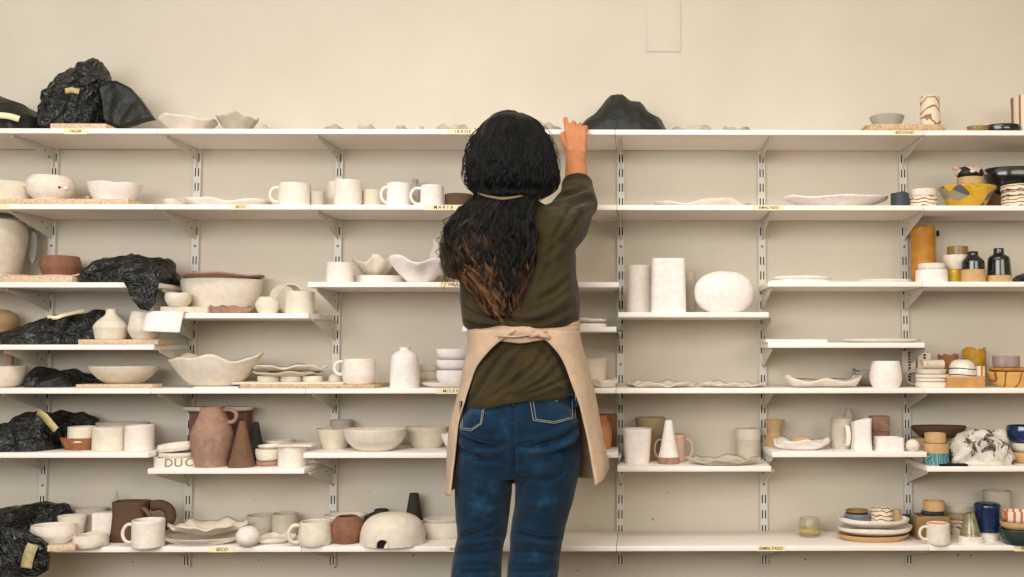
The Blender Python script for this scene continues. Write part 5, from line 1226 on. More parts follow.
def loft_into(bm, rings, seg=44, sq=2.2):
    """rings: (center, rx, ry_back, ry_front), joined into one closed skin"""
    prev = None; first = None
    for (c, rx, rb, rf) in rings:
        cur = []
        for k in range(seg):
            t = 2*PI*k/seg; co, si = math.cos(t), math.sin(t)
            f = (abs(co)**sq+abs(si)**sq)**(-1/sq)
            cur.append(bm.verts.new((c.x+rx*f*co, c.y+(rf if si > 0 else rb)*f*si, c.z)))
        if prev:
            for k in range(seg): bm.faces.new((prev[k], prev[(k+1) % seg], cur[(k+1) % seg], cur[k]))
        else: bm.faces.new(cur[::-1])
        prev = cur
    bm.faces.new(prev)
def pxring(y, l, r, rb, rf, Y=BY):
    a, b = W(l, y, Y), W(r, y, Y); return ((a+b)/2, (b.x-a.x)/2, rb, rf)
def blob(bm, c, r, sx=1, sy=1, sz=1):
    q = bmesh.ops.create_uvsphere(bm, u_segments=20, v_segments=14, radius=r)
    for v in q['verts']: v.co = Vector((v.co.x*sx, v.co.y*sy, v.co.z*sz))+c
FOLD = [1.7]
def crease(bm, lines, back=True, nmin=.15):
    """press folds (amp < 0) or raise ridges along polylines given in photo px, on the side facing the camera"""
    bm.normal_update(); pl = []
    for pts, amp, w in lines:
        q = catmull([tuple(map(float, p)) for p in pts], 24); pl.append((q, amp, w, min(p[0] for p in q)-3*w, max(p[0] for p in q)+3*w, min(p[1] for p in q)-3*w, max(p[1] for p in q)+3*w))
    mv = []
    for v in bm.verts:
        if v.normal.y > -nmin*.2: continue
        x, y = proj(v.co); d = 0
        for q, amp, w, x0, x1, y0, y1 in pl:
            if not (x0 < x < x1 and y0 < y < y1): continue
            m = 1e9; best = 0
            for i, (a, b) in enumerate(q):
                dd = (a-x)**2+(b-y)**2
                if dd < m: m = dd; best = i
            m = math.sqrt(m); e = math.sin(PI*(best+1.5)/(len(q)+2))**.6
            d += FOLD[0]*amp*e*(math.exp(-(m/w)**2)-.55*math.exp(-((m-1.9*w)/w)**2))
        if d: mv.append((v, v.normal*d*min(1, -v.normal.y*1.6)))
    for v, d in mv: v.co += d
def rough_up(bm, amp, freq, sx=1, sz=1, seed=0, oct_=3):
    bm.normal_update()
    for v, n in [(v, v.normal.copy()) for v in bm.verts]:
        p = Vector((v.co.x*freq*sx+seed, v.co.y*freq*sx, v.co.z*freq*sz)); v.co += n*amp*noise.fractal(p, 1.0, 2.0, oct_)
# ---------------------------------------------------------------- cloth, skin and hair materials
def cloth(name, col, weave=900, bs=.35, var=.10, vs_=9, rough=.9, hi=None):
    m, nt, b = base_mat(name, rough, .12); v = coords(nt)
    n = noise_n(nt, v, vs_, 5, .6); c = ramp(nt, n.outputs['Fac'], [(.28, shade(col, 1-var)), (.55, col), (.78, hi or shade(col, 1+var))])
    f = noise_n(nt, v, weave, 2); mx = nd(nt, 'ShaderNodeMix', data_type='RGBA', blend_type='OVERLAY'); mx.inputs[0].default_value = .35
    nt.links.new(c, mx.inputs[6]); nt.links.new(ramp(nt, f.outputs['Fac'], [(.3, (90, 90, 90)), (.7, (168, 168, 168))]), mx.inputs[7])
    nt.links.new(mx.outputs[2], b.inputs['Base Color'])
    b.inputs['Sheen Weight'].default_value = .15; bump(nt, b, f.outputs['Fac'], bs, .001); MATS[name] = m
cloth('olive_cotton', (64, 54, 30), 700, .5, .16, 12); cloth('denim', (15, 46, 70), 520, .5, .25, 16, hi=(36, 78, 104)); cloth('linen', (204, 180, 152), 420, .5, .07, 20)
cloth('strap', (140, 118, 90), 420, .5, .07, 20); cloth('linen_dark', (120, 88, 70), 420, .5, .07, 20); simple('thread', (168, 168, 156), .8, .2); simple('sole', (226, 222, 214), .7, .3); simple('shoe_canvas', (60, 56, 52), .8, .2)
def skin_mat():
    m, nt, b = base_mat('skin', .5, .35); v = coords(nt); n = noise_n(nt, v, 30, 4)
    nt.links.new(ramp(nt, n.outputs['Fac'], [(.3, (194, 124, 80)), (.7, (206, 140, 96))]), b.inputs['Base Color'])
    b.inputs['Subsurface Weight'].default_value = .12; b.inputs['Subsurface Radius'].default_value = (.012, .005, .003)
    f = noise_n(nt, v, 260, 2); bump(nt, b, f.outputs['Fac'], .12, .001); MATS['skin'] = m
skin_mat()
def hair_mat():
    m, nt, b = base_mat('hair', .5, .2); tc = nd(nt, 'ShaderNodeTexCoord'); sp = nd(nt, 'ShaderNodeSeparateXYZ'); nt.links.new(tc.outputs['Object'], sp.inputs[0])
    at = nd(nt, 'ShaderNodeAttribute', attribute_name='tone')                                     # each lock is dyed to its own degree
    mr = nd(nt, 'ShaderNodeMapRange'); nt.links.new(sp.outputs['Z'], mr.inputs['Value'])          # dark roots, brown to honey ends
    mr.inputs['From Min'].default_value = 1.44; mr.inputs['From Max'].default_value = 1.08
    mr.inputs['To Min'].default_value = -.48; mr.inputs['To Max'].default_value = .52
    ad = nd(nt, 'ShaderNodeMath', operation='ADD', use_clamp=True); nt.links.new(at.outputs['Fac'], ad.inputs[0]); nt.links.new(mr.outputs[0], ad.inputs[1])
    nt.links.new(ramp(nt, ad.outputs[0], [(.0, (13, 13, 12)), (.34, (20, 18, 15)), (.52, (38, 28, 20)), (.72, (76, 54, 36)), (.95, (134, 96, 60))]), b.inputs['Base Color'])
    MATS['hair'] = m
hair_mat()
# ---------------------------------------------------------------- the body: one continuous skin
SHR, ELR, WRR = W(553, 229, -.535), W(577.5, 199, -.410), W(575.5, 156, -.305)
SHL, ELL, WRL = W(467, 227, -.530), W(460, 263, -.480), W(482, 256, -.33)
HEAD = W(512, 156, -.495)
def body():
    bm = bmesh.new()
    # trunk and legs
    loft_into(bm, [pxring(466, 472, 566, .07, .065), pxring(440, 470, 568, .085, .075), pxring(400, 470, 567, .085, .085), pxring(335, 474, 563, .078, .085), pxring(290, 470, 566, .085, .085),
                   pxring(250, 466, 566, .092, .08), pxring(226, 468, 560, .08, .07), pxring(212, 486, 542, .06, .055)])
    for hx, kx, ax in ((484, 480, 474), (546, 537, 526)):
        hip, kn, an = W(hx, 455), W(kx, 545, BY+.015), Vector((W(ax, 560).x, BY-.02, .09))
        tube_into(bm, [hip, hip*.6+kn*.4, kn, kn*.55+an*.45+Vector((0, -.02, 0)), an, an+Vector((0, 0, -.04))], [.062, .058, .046, .046, .034, .034], 20)
        tube_into(bm, [an+Vector((0, -.03, -.045)), an+Vector((0, .06, -.055)), an+Vector((0, .16, -.070)), an+Vector((0, .19, -.072))], [.033, .036, .028, .014], 16)
    # neck and head
    nk = W(511, 212, -.53)
    tube_into(bm, [nk, W(511, 196, -.515), HEAD+Vector((0, 0, -.03))], [.060, .050, .055], 20)
    blob(bm, HEAD, .094, .80, 1.0, 1.12); blob(bm, HEAD+Vector((0, .030, -.062)), .062, .86, 1.0, .95)
    blob(bm, HEAD+Vector((0, .082, -.098)), .022, 1.2, .9, .8)                                  # chin
    tube_into(bm, [HEAD+Vector((0, .094, .010)), HEAD+Vector((0, .108, -.020)), HEAD+Vector((0, .116, -.034)), HEAD+Vector((0, .098, -.042))], [.008, .010, .012, .010], 10)   # nose
    tube_into(bm, [HEAD+Vector((-.034, .088, .022)), HEAD+Vector((0, .095, .020)), HEAD+Vector((.034, .088, .022))], [.007, .009, .007], 8)   # brow
    for z0, r in ((-.062, .0065), (-.070, .0072)): tube_into(bm, [HEAD+Vector((-.022, .086, z0)), HEAD+Vector((0, .098, z0)), HEAD+Vector((.022, .086, z0))], [.003, r, .003], 8)     # lips
    for s in (-1, 1):
        blob(bm, HEAD+Vector((s*.030, .084, -.008)), .013)                                       # closed lids over the eyes
        blob(bm, HEAD+Vector((s*.078, .000, -.020)), .028, .30, .62, 1.0)                        # ear
    # arms
    tube_into(bm, [SHR+Vector((-.035, 0, -.02)), SHR, SHR*.5+ELR*.5, ELR], [.055, .048, .040, .033], 18)
    fa = WRR-ELR
    tube_into(bm, [ELR, ELR+fa*.3, ELR+fa*.7, WRR, WRR+Vector((0, .004, .012))], [.033, .036, .031, (.029, .022), (.028, .021)], 18)
    tube_into(bm, [SHL+Vector((.03, 0, -.02)), SHL, SHL*.5+ELL*.5, ELL], [.055, .050, .042, .037], 18)
    fl = WRL-ELL
    tube_into(bm, [ELL, ELL+fl*.4, ELL+fl*.8, WRL], [.037, .038, .030, .026], 18)
    # raised right hand: palm faces the shelf, fingers hook over the board's edge
    def Hh(px, py, Y): return W(px, py, Y)
    blob(bm, Hh(577, 147, -.295), .030, 1.0, .52, 1.15)
    for a, b in ((567.8, 571), (573.2, 575), (578.6, 579.2), (583.6, 583)):
        tube_into(bm, [Hh(b, 153, -.300), Hh((a+b)/2, 142, -.295), Hh(a, 130, -.285), Hh(a, 127.5, -.279)], [.0105, .0112, .0098, .0086], 12)
    zt = ZT['A']
    def fing(pts, r): tube_into(bm, pts, r, 12)
    fing([Hh(567.6, 131, -.286), Hh(566.4, 124.5, -.276), Hh(565.4, 119.5, -.258), Hh(565.8, 118.6, -.236)], [.0086, .0082, .0076, .0060])            # index, raised
    fing([Hh(573.2, 130, -.286), Hh(573.2, 124.2, -.278), Hh(573.6, 122.6, -.256), Vector((W(573.4, 125, -.235).x, -.230, zt+.010))], [.0086, .0082, .0076, .0062])   # middle
    fing([Hh(578.8, 130.6, -.286), Hh(580.0, 125.8, -.277), Hh(580.2, 124.4, -.257), Vector((W(578.4, 126, -.235).x, -.234, zt+.0095))], [.0083, .0079, .0073, .0060])  # ring
    fing([Hh(584.0, 133, -.286), Hh(586.2, 128.6, -.278), Hh(586.2, 127.2, -.262), Vector((W(583.6, 128, -.24).x, -.243, zt+.0090))], [.0076, .0070, .0064, .0054])      # little
    fing([Hh(570.5, 150, -.300), Hh(564.8, 144, -.290), Hh(562.4, 137.5, -.280), Hh(562.6, 132.5, -.272)], [.0115, .0095, .0080, .0060])               # thumb at the side
    # left hand, held low in front of her, lightly curled
    d = Vector((.02, .05, .01)).normalized(); s = d.cross(Vector((0, 0, 1))).normalized(); u = Vector((0, 0, 1))
    pc = WRL+d*.045; blob(bm, pc, .034, .95, 1.1, .55)
    for i, (k, L) in enumerate(((-1.5, .040), (-.5, .046), (.5, .043), (1.5, .034))):
        b0 = pc+d*.028-s*k*.0175
        tube_into(bm, [b0-d*.02, b0, b0+d*L*.6-u*.006, b0+d*L*.95-u*.022, b0+d*L*.85-u*.036], [.010, .0092, .0085, .0078, .006], 10)
    tube_into(bm, [WRL+d*.015+s*.012, pc+s*.036+d*.0, pc+s*.046+d*.022-u*.01, pc+s*.040+d*.038-u*.02], [.012, .0105, .009, .0065], 10)
    b = remeshed('body', bm, .0027, 2, .4)
    return finish('body', b, 'skin')
BODY = body()
def nails():
    for px, py, Y, rz in ((565.6, 119.6, -.2435, 0),):
        p = W(px, py, Y); bm = bmesh.new(); blob(bm, p+Vector((0, -.006, .0045)), .0052, .9, .6, .7)
# ---------------------------------------------------------------- jeans
JL = [(395, 464, 574), (410, 461.5, 577), (425, 459, 580), (440, 458.5, 581), (455, 458, 580), (466, 457.5, 579)]
def jeans():
    bm = bmesh.new()
    loft_into(bm, [pxring(y, l, r, rb, .088) for (y, l, r), rb in zip(JL, (.082, .094, .104, .106, .100, .090))]+[pxring(476, 459, 577, .075, .08)], sq=2.3)
    blob(bm, W(487, 431, BY-.040), .078, .98, .92, .95); blob(bm, W(549, 429, BY-.040), .080, 1.0, .92, .95)
    def leg(rows):
        loft_into(bm, [pxring(y, l, r, rb, rf, BY+dy) for y, l, r, rb, rf, dy in rows], 40, 2.1)
    leg([(455, 459, 514, .092, .080, 0), (470, 456.5, 514, .090, .078, 0), (485, 456, 511.5, .085, .076, 0), (500, 456, 510, .080, .074, 0), (520, 456.5, 508, .074, .070, .01), (535, 457.5, 505.5, .070, .068, .012),
         (548, 455.5, 503.5, .070, .066, .012), (562, 453, 502, .070, .064, .005), (577, 451.5, 501, .070, .062, 0), (610, 450, 501, .066, .060, -.01), (660, 449, 499, .060, .058, -.02), (708, 449, 499, .056, .058, -.02)])
    leg([(455, 514, 581, .094, .080, 0), (470, 513.5, 579.5, .092, .078, 0), (485, 515.5, 576.5, .086, .076, 0), (500, 515.5, 573, .081, .074, 0), (520, 513, 567.5, .075, .070, .01), (535, 511, 564, .070, .068, .012),
         (548, 509.5, 561, .070, .066, .012), (562, 507.5, 559.5, .070, .064, .005), (577, 507.5, 558, .070, .062, 0), (610, 504, 556, .066, .060, -.01), (660, 501, 552, .060, .058, -.02), (708, 500, 551, .056, .058, -.02)])
    b = remeshed('jeans', bm, .0040, 4)
    rough_up(b, .0035, 9, 1, 1.4, 3)
    crease(b, [([(459, 434), (470, 441), (488, 446), (505, 444)], -.0065, 3.2), ([(462, 441), (474, 448), (492, 452)], .004, 2.5), ([(466, 450), (478, 458), (500, 461)], -.004, 3),
               ([(520, 447), (540, 445), (562, 438), (581, 424)], -.0075, 3.2), ([(520, 452), (545, 450), (568, 441), (580, 431)], .0045, 2.6), ([(518, 462), (540, 462), (560, 455)], -.004, 3.2), ([(519, 470), (536, 474), (556, 470)], .003, 3),
               ([(513, 400), (513.5, 425), (514, 450), (514, 474)], -.006, 2.0),
               ([(459, 538), (472, 533), (487, 529), (496, 524)], -.005, 2.6), ([(458, 546), (474, 543), (492, 540), (503, 541)], .0045, 2.4), ([(456, 553), (476, 553), (500, 550)], -.005, 2.4), ([(455, 563), (474, 561), (500, 562)], .004, 2.5), ([(454, 572), (476, 573), (500, 570)], -.004, 2.6),
               ([(512, 530), (526, 534), (545, 538), (560, 537)], -.005, 2.6), ([(512, 541), (530, 543), (560, 546)], .0045, 2.4), ([(510, 551), (530, 552), (557, 553)], -.005, 2.4), ([(509, 560), (530, 562), (556, 560)], .004, 2.4), ([(508, 570), (530, 572), (555, 569)], -.004, 2.5),
               ([(458, 480), (470, 490), (482, 497)], -.0025, 3), ([(540, 484), (555, 478), (570, 466)], -.003, 3), ([(470, 505), (486, 510), (500, 508)], .002, 3), ([(522, 500), (540, 506), (560, 500)], .0022, 3)])
    for _ in range(1): bmesh.ops.smooth_vert(b, verts=b.verts[:], factor=.4, use_axis_x=True, use_axis_y=True, use_axis_z=True)
    return finish('jeans', b, 'denim')
JEANS = jeans()
def bvh_of(objs):
    vs, ps = [], []
    for o in objs:
        b = len(vs); vs += [v.co+PO for v in o.data.vertices]; ps += [tuple(b+i for i in p.vertices) for p in o.data.polygons]
    return BVHTree.FromPolygons(vs, ps)
def on_surface(bv, px, py, off=.002):
    d = (W(px, py, -.6)-CAM).normalized(); h = bv.ray_cast(CAM, d)
    return (h[0]-d*off) if h[0] else W(px, py, BY-.08)
JB = bvh_of([JEANS])
def pocket(poly, name='back_pocket'):
    """patch pocket lying on the jeans, with two rows of pale stitching"""
    bm = bmesh.new(); n = 12; (a, b, c, d) = poly          # top-left, top-right, bottom-right, bottom-left, bottom point in between
    pt = poly_point = None
    def P(u, v):
        bot_v = 1+.20*(1-abs(2*u-1))
        x = (a[0]*(1-u)+b[0]*u)*(1-v)+(d[0]*(1-u)+c[0]*u)*v; y = (a[1]*(1-u)+b[1]*u)*(1-v)+(d[1]*(1-u)+c[1]*u)*v
        return x, y+(bot_v-1)*v*(c[1]-b[1])
    lay = [[[bm.verts.new(on_surface(JB, *P(i/n, j/n), off)) for j in range(n+1)] for i in range(n+1)] for off in (-.0005, .0022)]
    for L in lay:
        for i in range(n):
            for j in range(n): bm.faces.new((L[i][j], L[i+1][j], L[i+1][j+1], L[i][j+1]))
    for i in range(n):
        for j in (0, n): bm.faces.new((lay[0][i][j], lay[0][i+1][j], lay[1][i+1][j], lay[1][i][j]))
    for j in range(n):
        for i in (0, n): bm.faces.new((lay[0][i][j], lay[0][i][j+1], lay[1][i][j+1], lay[1][i][j]))
    bmesh.ops.recalc_face_normals(bm, faces=bm.faces[:])
    for v in bm.verts: v.co -= PO
    o = link(name, bm, 'denim', JEANS); bm = bmesh.new()
    for ins in (.035, .10):
        pts = [P(ins, t/8) for t in range(0, 8)]+[P(ins+(1-2*ins)*t/14, 1-ins*.9) for t in range(15)]+[P(1-ins, 1-t/8-.02) for t in range(1, 9)]
        tube_into(bm, [on_surface(JB, x, y, .0030)-PO for x, y in pts], .0006, 6)
    link('stitching', bm, 'thread', o); return o
pocket([(459.5, 401), (486.5, 400), (482.2, 424), (460, 430)])
pk = pocket([(527.5, 397), (577, 394), (577, 418), (532, 421)])
bm = bmesh.new()
for q in ([(555, 401.4), (558, 400.2), (561.5, 396.2)], [(553.4, 399.4), (556.4, 398.4), (559.2, 395)]): tube_into(bm, [on_surface(JB, x, y, .0032)-PO for x, y in q], .0007, 6)
link('stitching', bm, 'thread', pk)
bm = bmesh.new(); tube_into(bm, [on_surface(JB, 513.2+.4*math.sin(i), 400+i*5, .0012)-PO for i in range(15)], .0007, 6); link('seam_stitching', bm, 'denim', JEANS)
for ax in (474, 525):                                                                        # her shoes
    x = W(ax, 560).x; bm = bmesh.new()
    loft_into(bm, [(Vector((x, BY+.045, .022)), .048, .125, .145), (Vector((x, BY+.045, .045)), .050, .128, .148), (Vector((x, BY+.02, .075)), .046, .10, .11), (Vector((x, BY-.02, .11)), .042, .055, .06)], 36)
    for v in bm.verts: v.co -= PO
    sh = link('shoe', bm, 'shoe_canvas', PR); bm = bmesh.new()
    loft_into(bm, [(Vector((x, BY+.045, .0005)), .051, .13, .15), (Vector((x, BY+.045, .022)), .051, .13, .15)], 36)
    for v in bm.verts: v.co -= PO
    link('sole', bm, 'sole', sh)
# ---------------------------------------------------------------- olive top
def sweater():
    bm = bmesh.new()
    rows = [(406.5, 463.5, 574.5, .100, .095), (392, 463.5, 574, .104, .097), (372, 465, 572.5, .100, .097), (352, 468.5, 571, .094, .096), (340, 471, 571.5, .088, .094), (333, 470.5, 573, .088, .096), (327, 464.5, 576, .100, .103),
            (318, 462.5, 578.5, .110, .108), (306, 462, 578.5, .112, .107), (290, 461.5, 577.5, .110, .104), (270, 459, 576, .108, .098), (250, 456, 575, .108, .092), (236, 455, 573, .106, .086), (224, 460, 568, .098, .076), (214, 468, 557, .082, .066), (206, 480, 544, .066, .058), (199, 492, 530, .054, .05)]
    loft_into(bm, [pxring(y, l, r, rb, rf) for y, l, r, rb, rf in rows], 52, 2.25)
    # right sleeve, pushed up, with a rolled cuff
    fa = (WRR-ELR).normalized(); CU = ELR+fa*.052
    tube_into(bm, [SHR+Vector((-.06, .0, -.045)), SHR+Vector((0, .0, -.012)), SHR*.52+ELR*.48+Vector((.006, 0, -.022)), ELR+Vector((.003, -.002, -.010)), ELR+fa*.025, CU], [.072, .070, .068, .055, .0455, .0405], 26)
    tube_into(bm, [CU-fa*.014, CU, CU+fa*.010, CU+fa*.013], [.0395, .0425, .0415, .037], 26)
    # left sleeve hanging down, forearm forward
    fl = (WRL-ELL).normalized()
    tube_into(bm, [SHL+Vector((.055, 0, -.03)), SHL, SHL*.5+ELL*.5+Vector((-.006, 0, 0)), ELL+Vector((-.002, 0, -.002)), ELL+fl*.05, ELL+fl*.085], [.072, .064, .053, .046, .043, .041], 26)
    b = remeshed('sweater', bm, .0040, 4)
    # hem drops towards the left
    FOLD[0] = 1.5
    rough_up(b, .0085, 7, 1, .8, 11); rough_up(b, .0016, 26, 1, 1.2, 5)
    crease(b, [([(560, 250), (571, 232), (580, 214)], -.007, 3), ([(549, 262), (563, 246), (574, 228)], .005, 3), ([(552, 240), (563, 222), (570, 206)], -.005, 2.6), ([(566, 212), (580, 202), (594, 200)], -.005, 3.2), ([(563, 196), (576, 193), (590, 186)], -.0035, 2.4), ([(574, 236), (583, 222), (592, 212)], .004, 2.6),
               ([(540, 300), (556, 290), (573, 274)], -.005, 3), ([(535, 316), (556, 306), (577, 290)], .005, 3), ([(530, 323), (552, 318), (576, 305)], -.005, 2.6), ([(464, 305), (478, 314), (500, 318)], -.006, 2.6), ([(464, 314), (480, 321), (500, 322)], .005, 2.2), ([(500, 316), (520, 322), (545, 319)], -.004, 2.4),
               ([(540, 285), (550, 262), (556, 240)], -.004, 3.2), ([(505, 300), (520, 280), (526, 255)], .003, 4),
               ([(515, 342), (500, 358), (484, 382), (474, 398)], -.0055, 2.6), ([(524, 343), (508, 362), (492, 386)], .0045, 2.6), ([(537, 345), (549, 362), (562, 388)], -.005, 2.6), ([(546, 345), (536, 364), (512, 384), (492, 398)], -.0045, 2.8), ([(556, 360), (540, 378), (516, 394)], .0045, 2.8), ([(566, 378), (548, 390), (526, 400)], -.0035, 2.6), ([(520, 350), (517, 370), (505, 392)], .003, 3)])
    bm2 = b
    for v in bm2.verts:                                                                        # slanted hem, lower at the left
        x, y = proj(v.co)
        if y > 380:
            k = min(1, (y-380)/26); v.co.z += k*((x-463)/112*.036-.006)
    for _ in range(1): bmesh.ops.smooth_vert(b, verts=b.verts[:], factor=.35, use_axis_x=True, use_axis_y=True, use_axis_z=True)
    return finish('sweater', b, 'olive_cotton')
SWEAT = sweater()
# ---------------------------------------------------------------- apron: band tied at the back, two open skirt panels, neck strap
def apron():
    L = [(322, 468), (340, 468.5), (352, 467), (366, 464), (380, 461), (400, 456.5), (420, 452), (440, 450), (460, 448.5), (474, 447), (487, 445.5)]
    R = [(316, 578), (340, 581), (360, 586), (380, 591), (400, 596), (420, 600), (440, 604), (460, 607), (472, 608.5), (487, 609)]
    IR = [(330, 532), (336, 541), (345, 551), (360, 562), (380, 570), (400, 577), (420, 582), (440, 587), (460, 590.5), (480, 593.5)]
    IL = [(330, 520), (336, 511), (345, 498), (360, 484), (372, 476), (385, 471), (400, 466), (420, 459.5), (440, 456.5), (460, 455), (480, 454)]
    bm = bmesh.new(); ny, na = 60, 70; g = []; th = .0022
    for j in range(ny+1):
        y = 331+j/ny*153
        l, r = sinterp(L, y), sinterp(R, y); a, b = W(l, y), W(r, y); c = (a+b)/2; rx = (b.x-a.x)/2; ry = interp([(328, .108), (380, .118), (480, .150)], y)
        xi, xl = W(sinterp(IR, y), y, BY-ry*.6).x, W(sinterp(IL, y), y, BY-ry*.6).x
        fr = -math.acos(max(-1, min(.995, (xi-c.x)/rx))); fl = 2*PI-math.acos(max(-.995, min(1, (xl-c.x)/rx)))
        row = []
        for i in range(na+1):
            t = fr+(fl-fr)*i/na; w = 1+.010*math.sin(t*9+y*.05)*((y-328)/150)+.022*noise.noise(Vector((math.cos(t)*3, math.sin(t)*3, y*.022)))+.007*noise.noise(Vector((math.cos(t)*9, math.sin(t)*9, y*.05)))
            f = (abs(math.cos(t))**2.3+abs(math.sin(t))**2.3)**(-1/2.3)
            yy = c.y+ry*f*math.sin(t)*w
            z = c.z
            if j == ny: z -= .0
            row.append((c.x+rx*f*math.cos(t)*w, yy, z+(.034*max(0, math.cos(t))**9-.020*max(0, -math.cos(t)))*max(0, (y-440)/40)))
        g.append(row)
    lay = []
    for s in (0, 1):
        q = []
        for j, row in enumerate(g):
            y = 331+j/ny*153; c = (W(sinterp(L, y), y)+W(sinterp(R, y), y))/2
            q.append([bm.verts.new((x+(c.x-x)*.018*s, yy+(c.y-yy)*.018*s, z)) for x, yy, z in row])
        lay.append(q)
        for j in range(ny):
            for i in range(na): bm.faces.new((q[j][i], q[j][i+1], q[j+1][i+1], q[j+1][i]))
    A, B = lay
    for i in range(na):
        for j in (0, ny): bm.faces.new((A[j][i], A[j][i+1], B[j][i+1], B[j][i]))
    for j in range(ny):
        for i in (0, na): bm.faces.new((A[j][i], A[j+1][i], B[j+1][i], B[j][i]))
    bmesh.ops.recalc_face_normals(bm, faces=bm.faces[:])
    for v in bm.verts: v.co -= PO
    ap = link('apron', bm, 'linen', PR); ap['label'] = 'beige linen apron open at the back'
    # gathered waist band, sagging to the left and rising to the right, several folds lying over each other
    bm = bmesh.new(); SB = bvh_of([SWEAT])
    for k, (dy, rr, ph) in enumerate([(-4.6, .0075, 0), (-1.2, .0085, 1.3), (2.6, .0080, 2.2), (5.6, .0062, 3.0)]):
        pts = []
        for i in range(61):
            t = 2*PI*i/60; y = 334.6+dy*.8
            c = (W(469.5, y)+W(577.5, y))/2; rx = .1450; ry = .098
            x = c.x+rx*math.cos(t); yy = BY+ry*math.sin(t)*(1.0 if math.sin(t) < 0 else 1.05)
            u = math.cos(t); bk = max(0, -math.sin(t))
            zz = c.z+(.010*max(0, u)**1.5-.002*max(0, -u))+.0028*math.sin(3*t+ph)+bk*.0022*math.sin(9*t+ph*2)
            spread = 1.0+1.5*max(0, u-.45)
            zz += -dy*.00263*(spread-1)*.9
            pts.append(Vector((x, yy-.0026*bk*(k % 2), zz)))
        n = len(pts); tube_into(bm, [p-PO for p in pts], [(rr*.62, rr*1.25) for _ in range(n)], 10, cap=False)
    for a, b_, r in (((534, 332, -.622), (550, 338, -.622), .0085), ((529, 337, -.623), (546, 331, -.624), .0075)):   # knot
        p, q = W(*a), W(*b_); tube_into(bm, [p-PO, (p+q)/2-PO+Vector((0, -.004, 0)), q-PO], [r*.7, r, r*.6], 10)
    for p0, p1, p2 in (((530, 335, -.628), (515, 337, -.630), (498, 336, -.626)),):
        tube_into(bm, [W(*p0)-PO, W(*p1)-PO, W(*p2)-PO], [(.0060, .0030)]*3, 8)
    bmesh.ops.recalc_face_normals(bm, faces=bm.faces[:])
    link('waist_band', bm, 'linen', ap)
    bm = bmesh.new()
    add_box(bm, -.0018, .0018, -.006, .006, -.016, .016, .0006)
    p = W(452.6, 456, BY-.03)
    for v in bm.verts: v.co += p-PO
    link('care_tag', bm, 'paper', ap)
    bm = bmesh.new(); q = [W(478, 193, -.585), W(484, 195.4, -.634), W(494, 197.6, -.654), (W(503, 198.6, -.659)), W(513, 197.6, -.654), W(523, 195.6, -.634), W(530, 193, -.585)]
    q = catmull([tuple(p) for p in q], 24)
    tube_into(bm, [Vector(p)-PO for p in q], [(.0014, .0036-.0016*abs(i-12)/12) for i in range(25)], 8)
    link('neck_strap', bm, 'strap', ap)
apron()
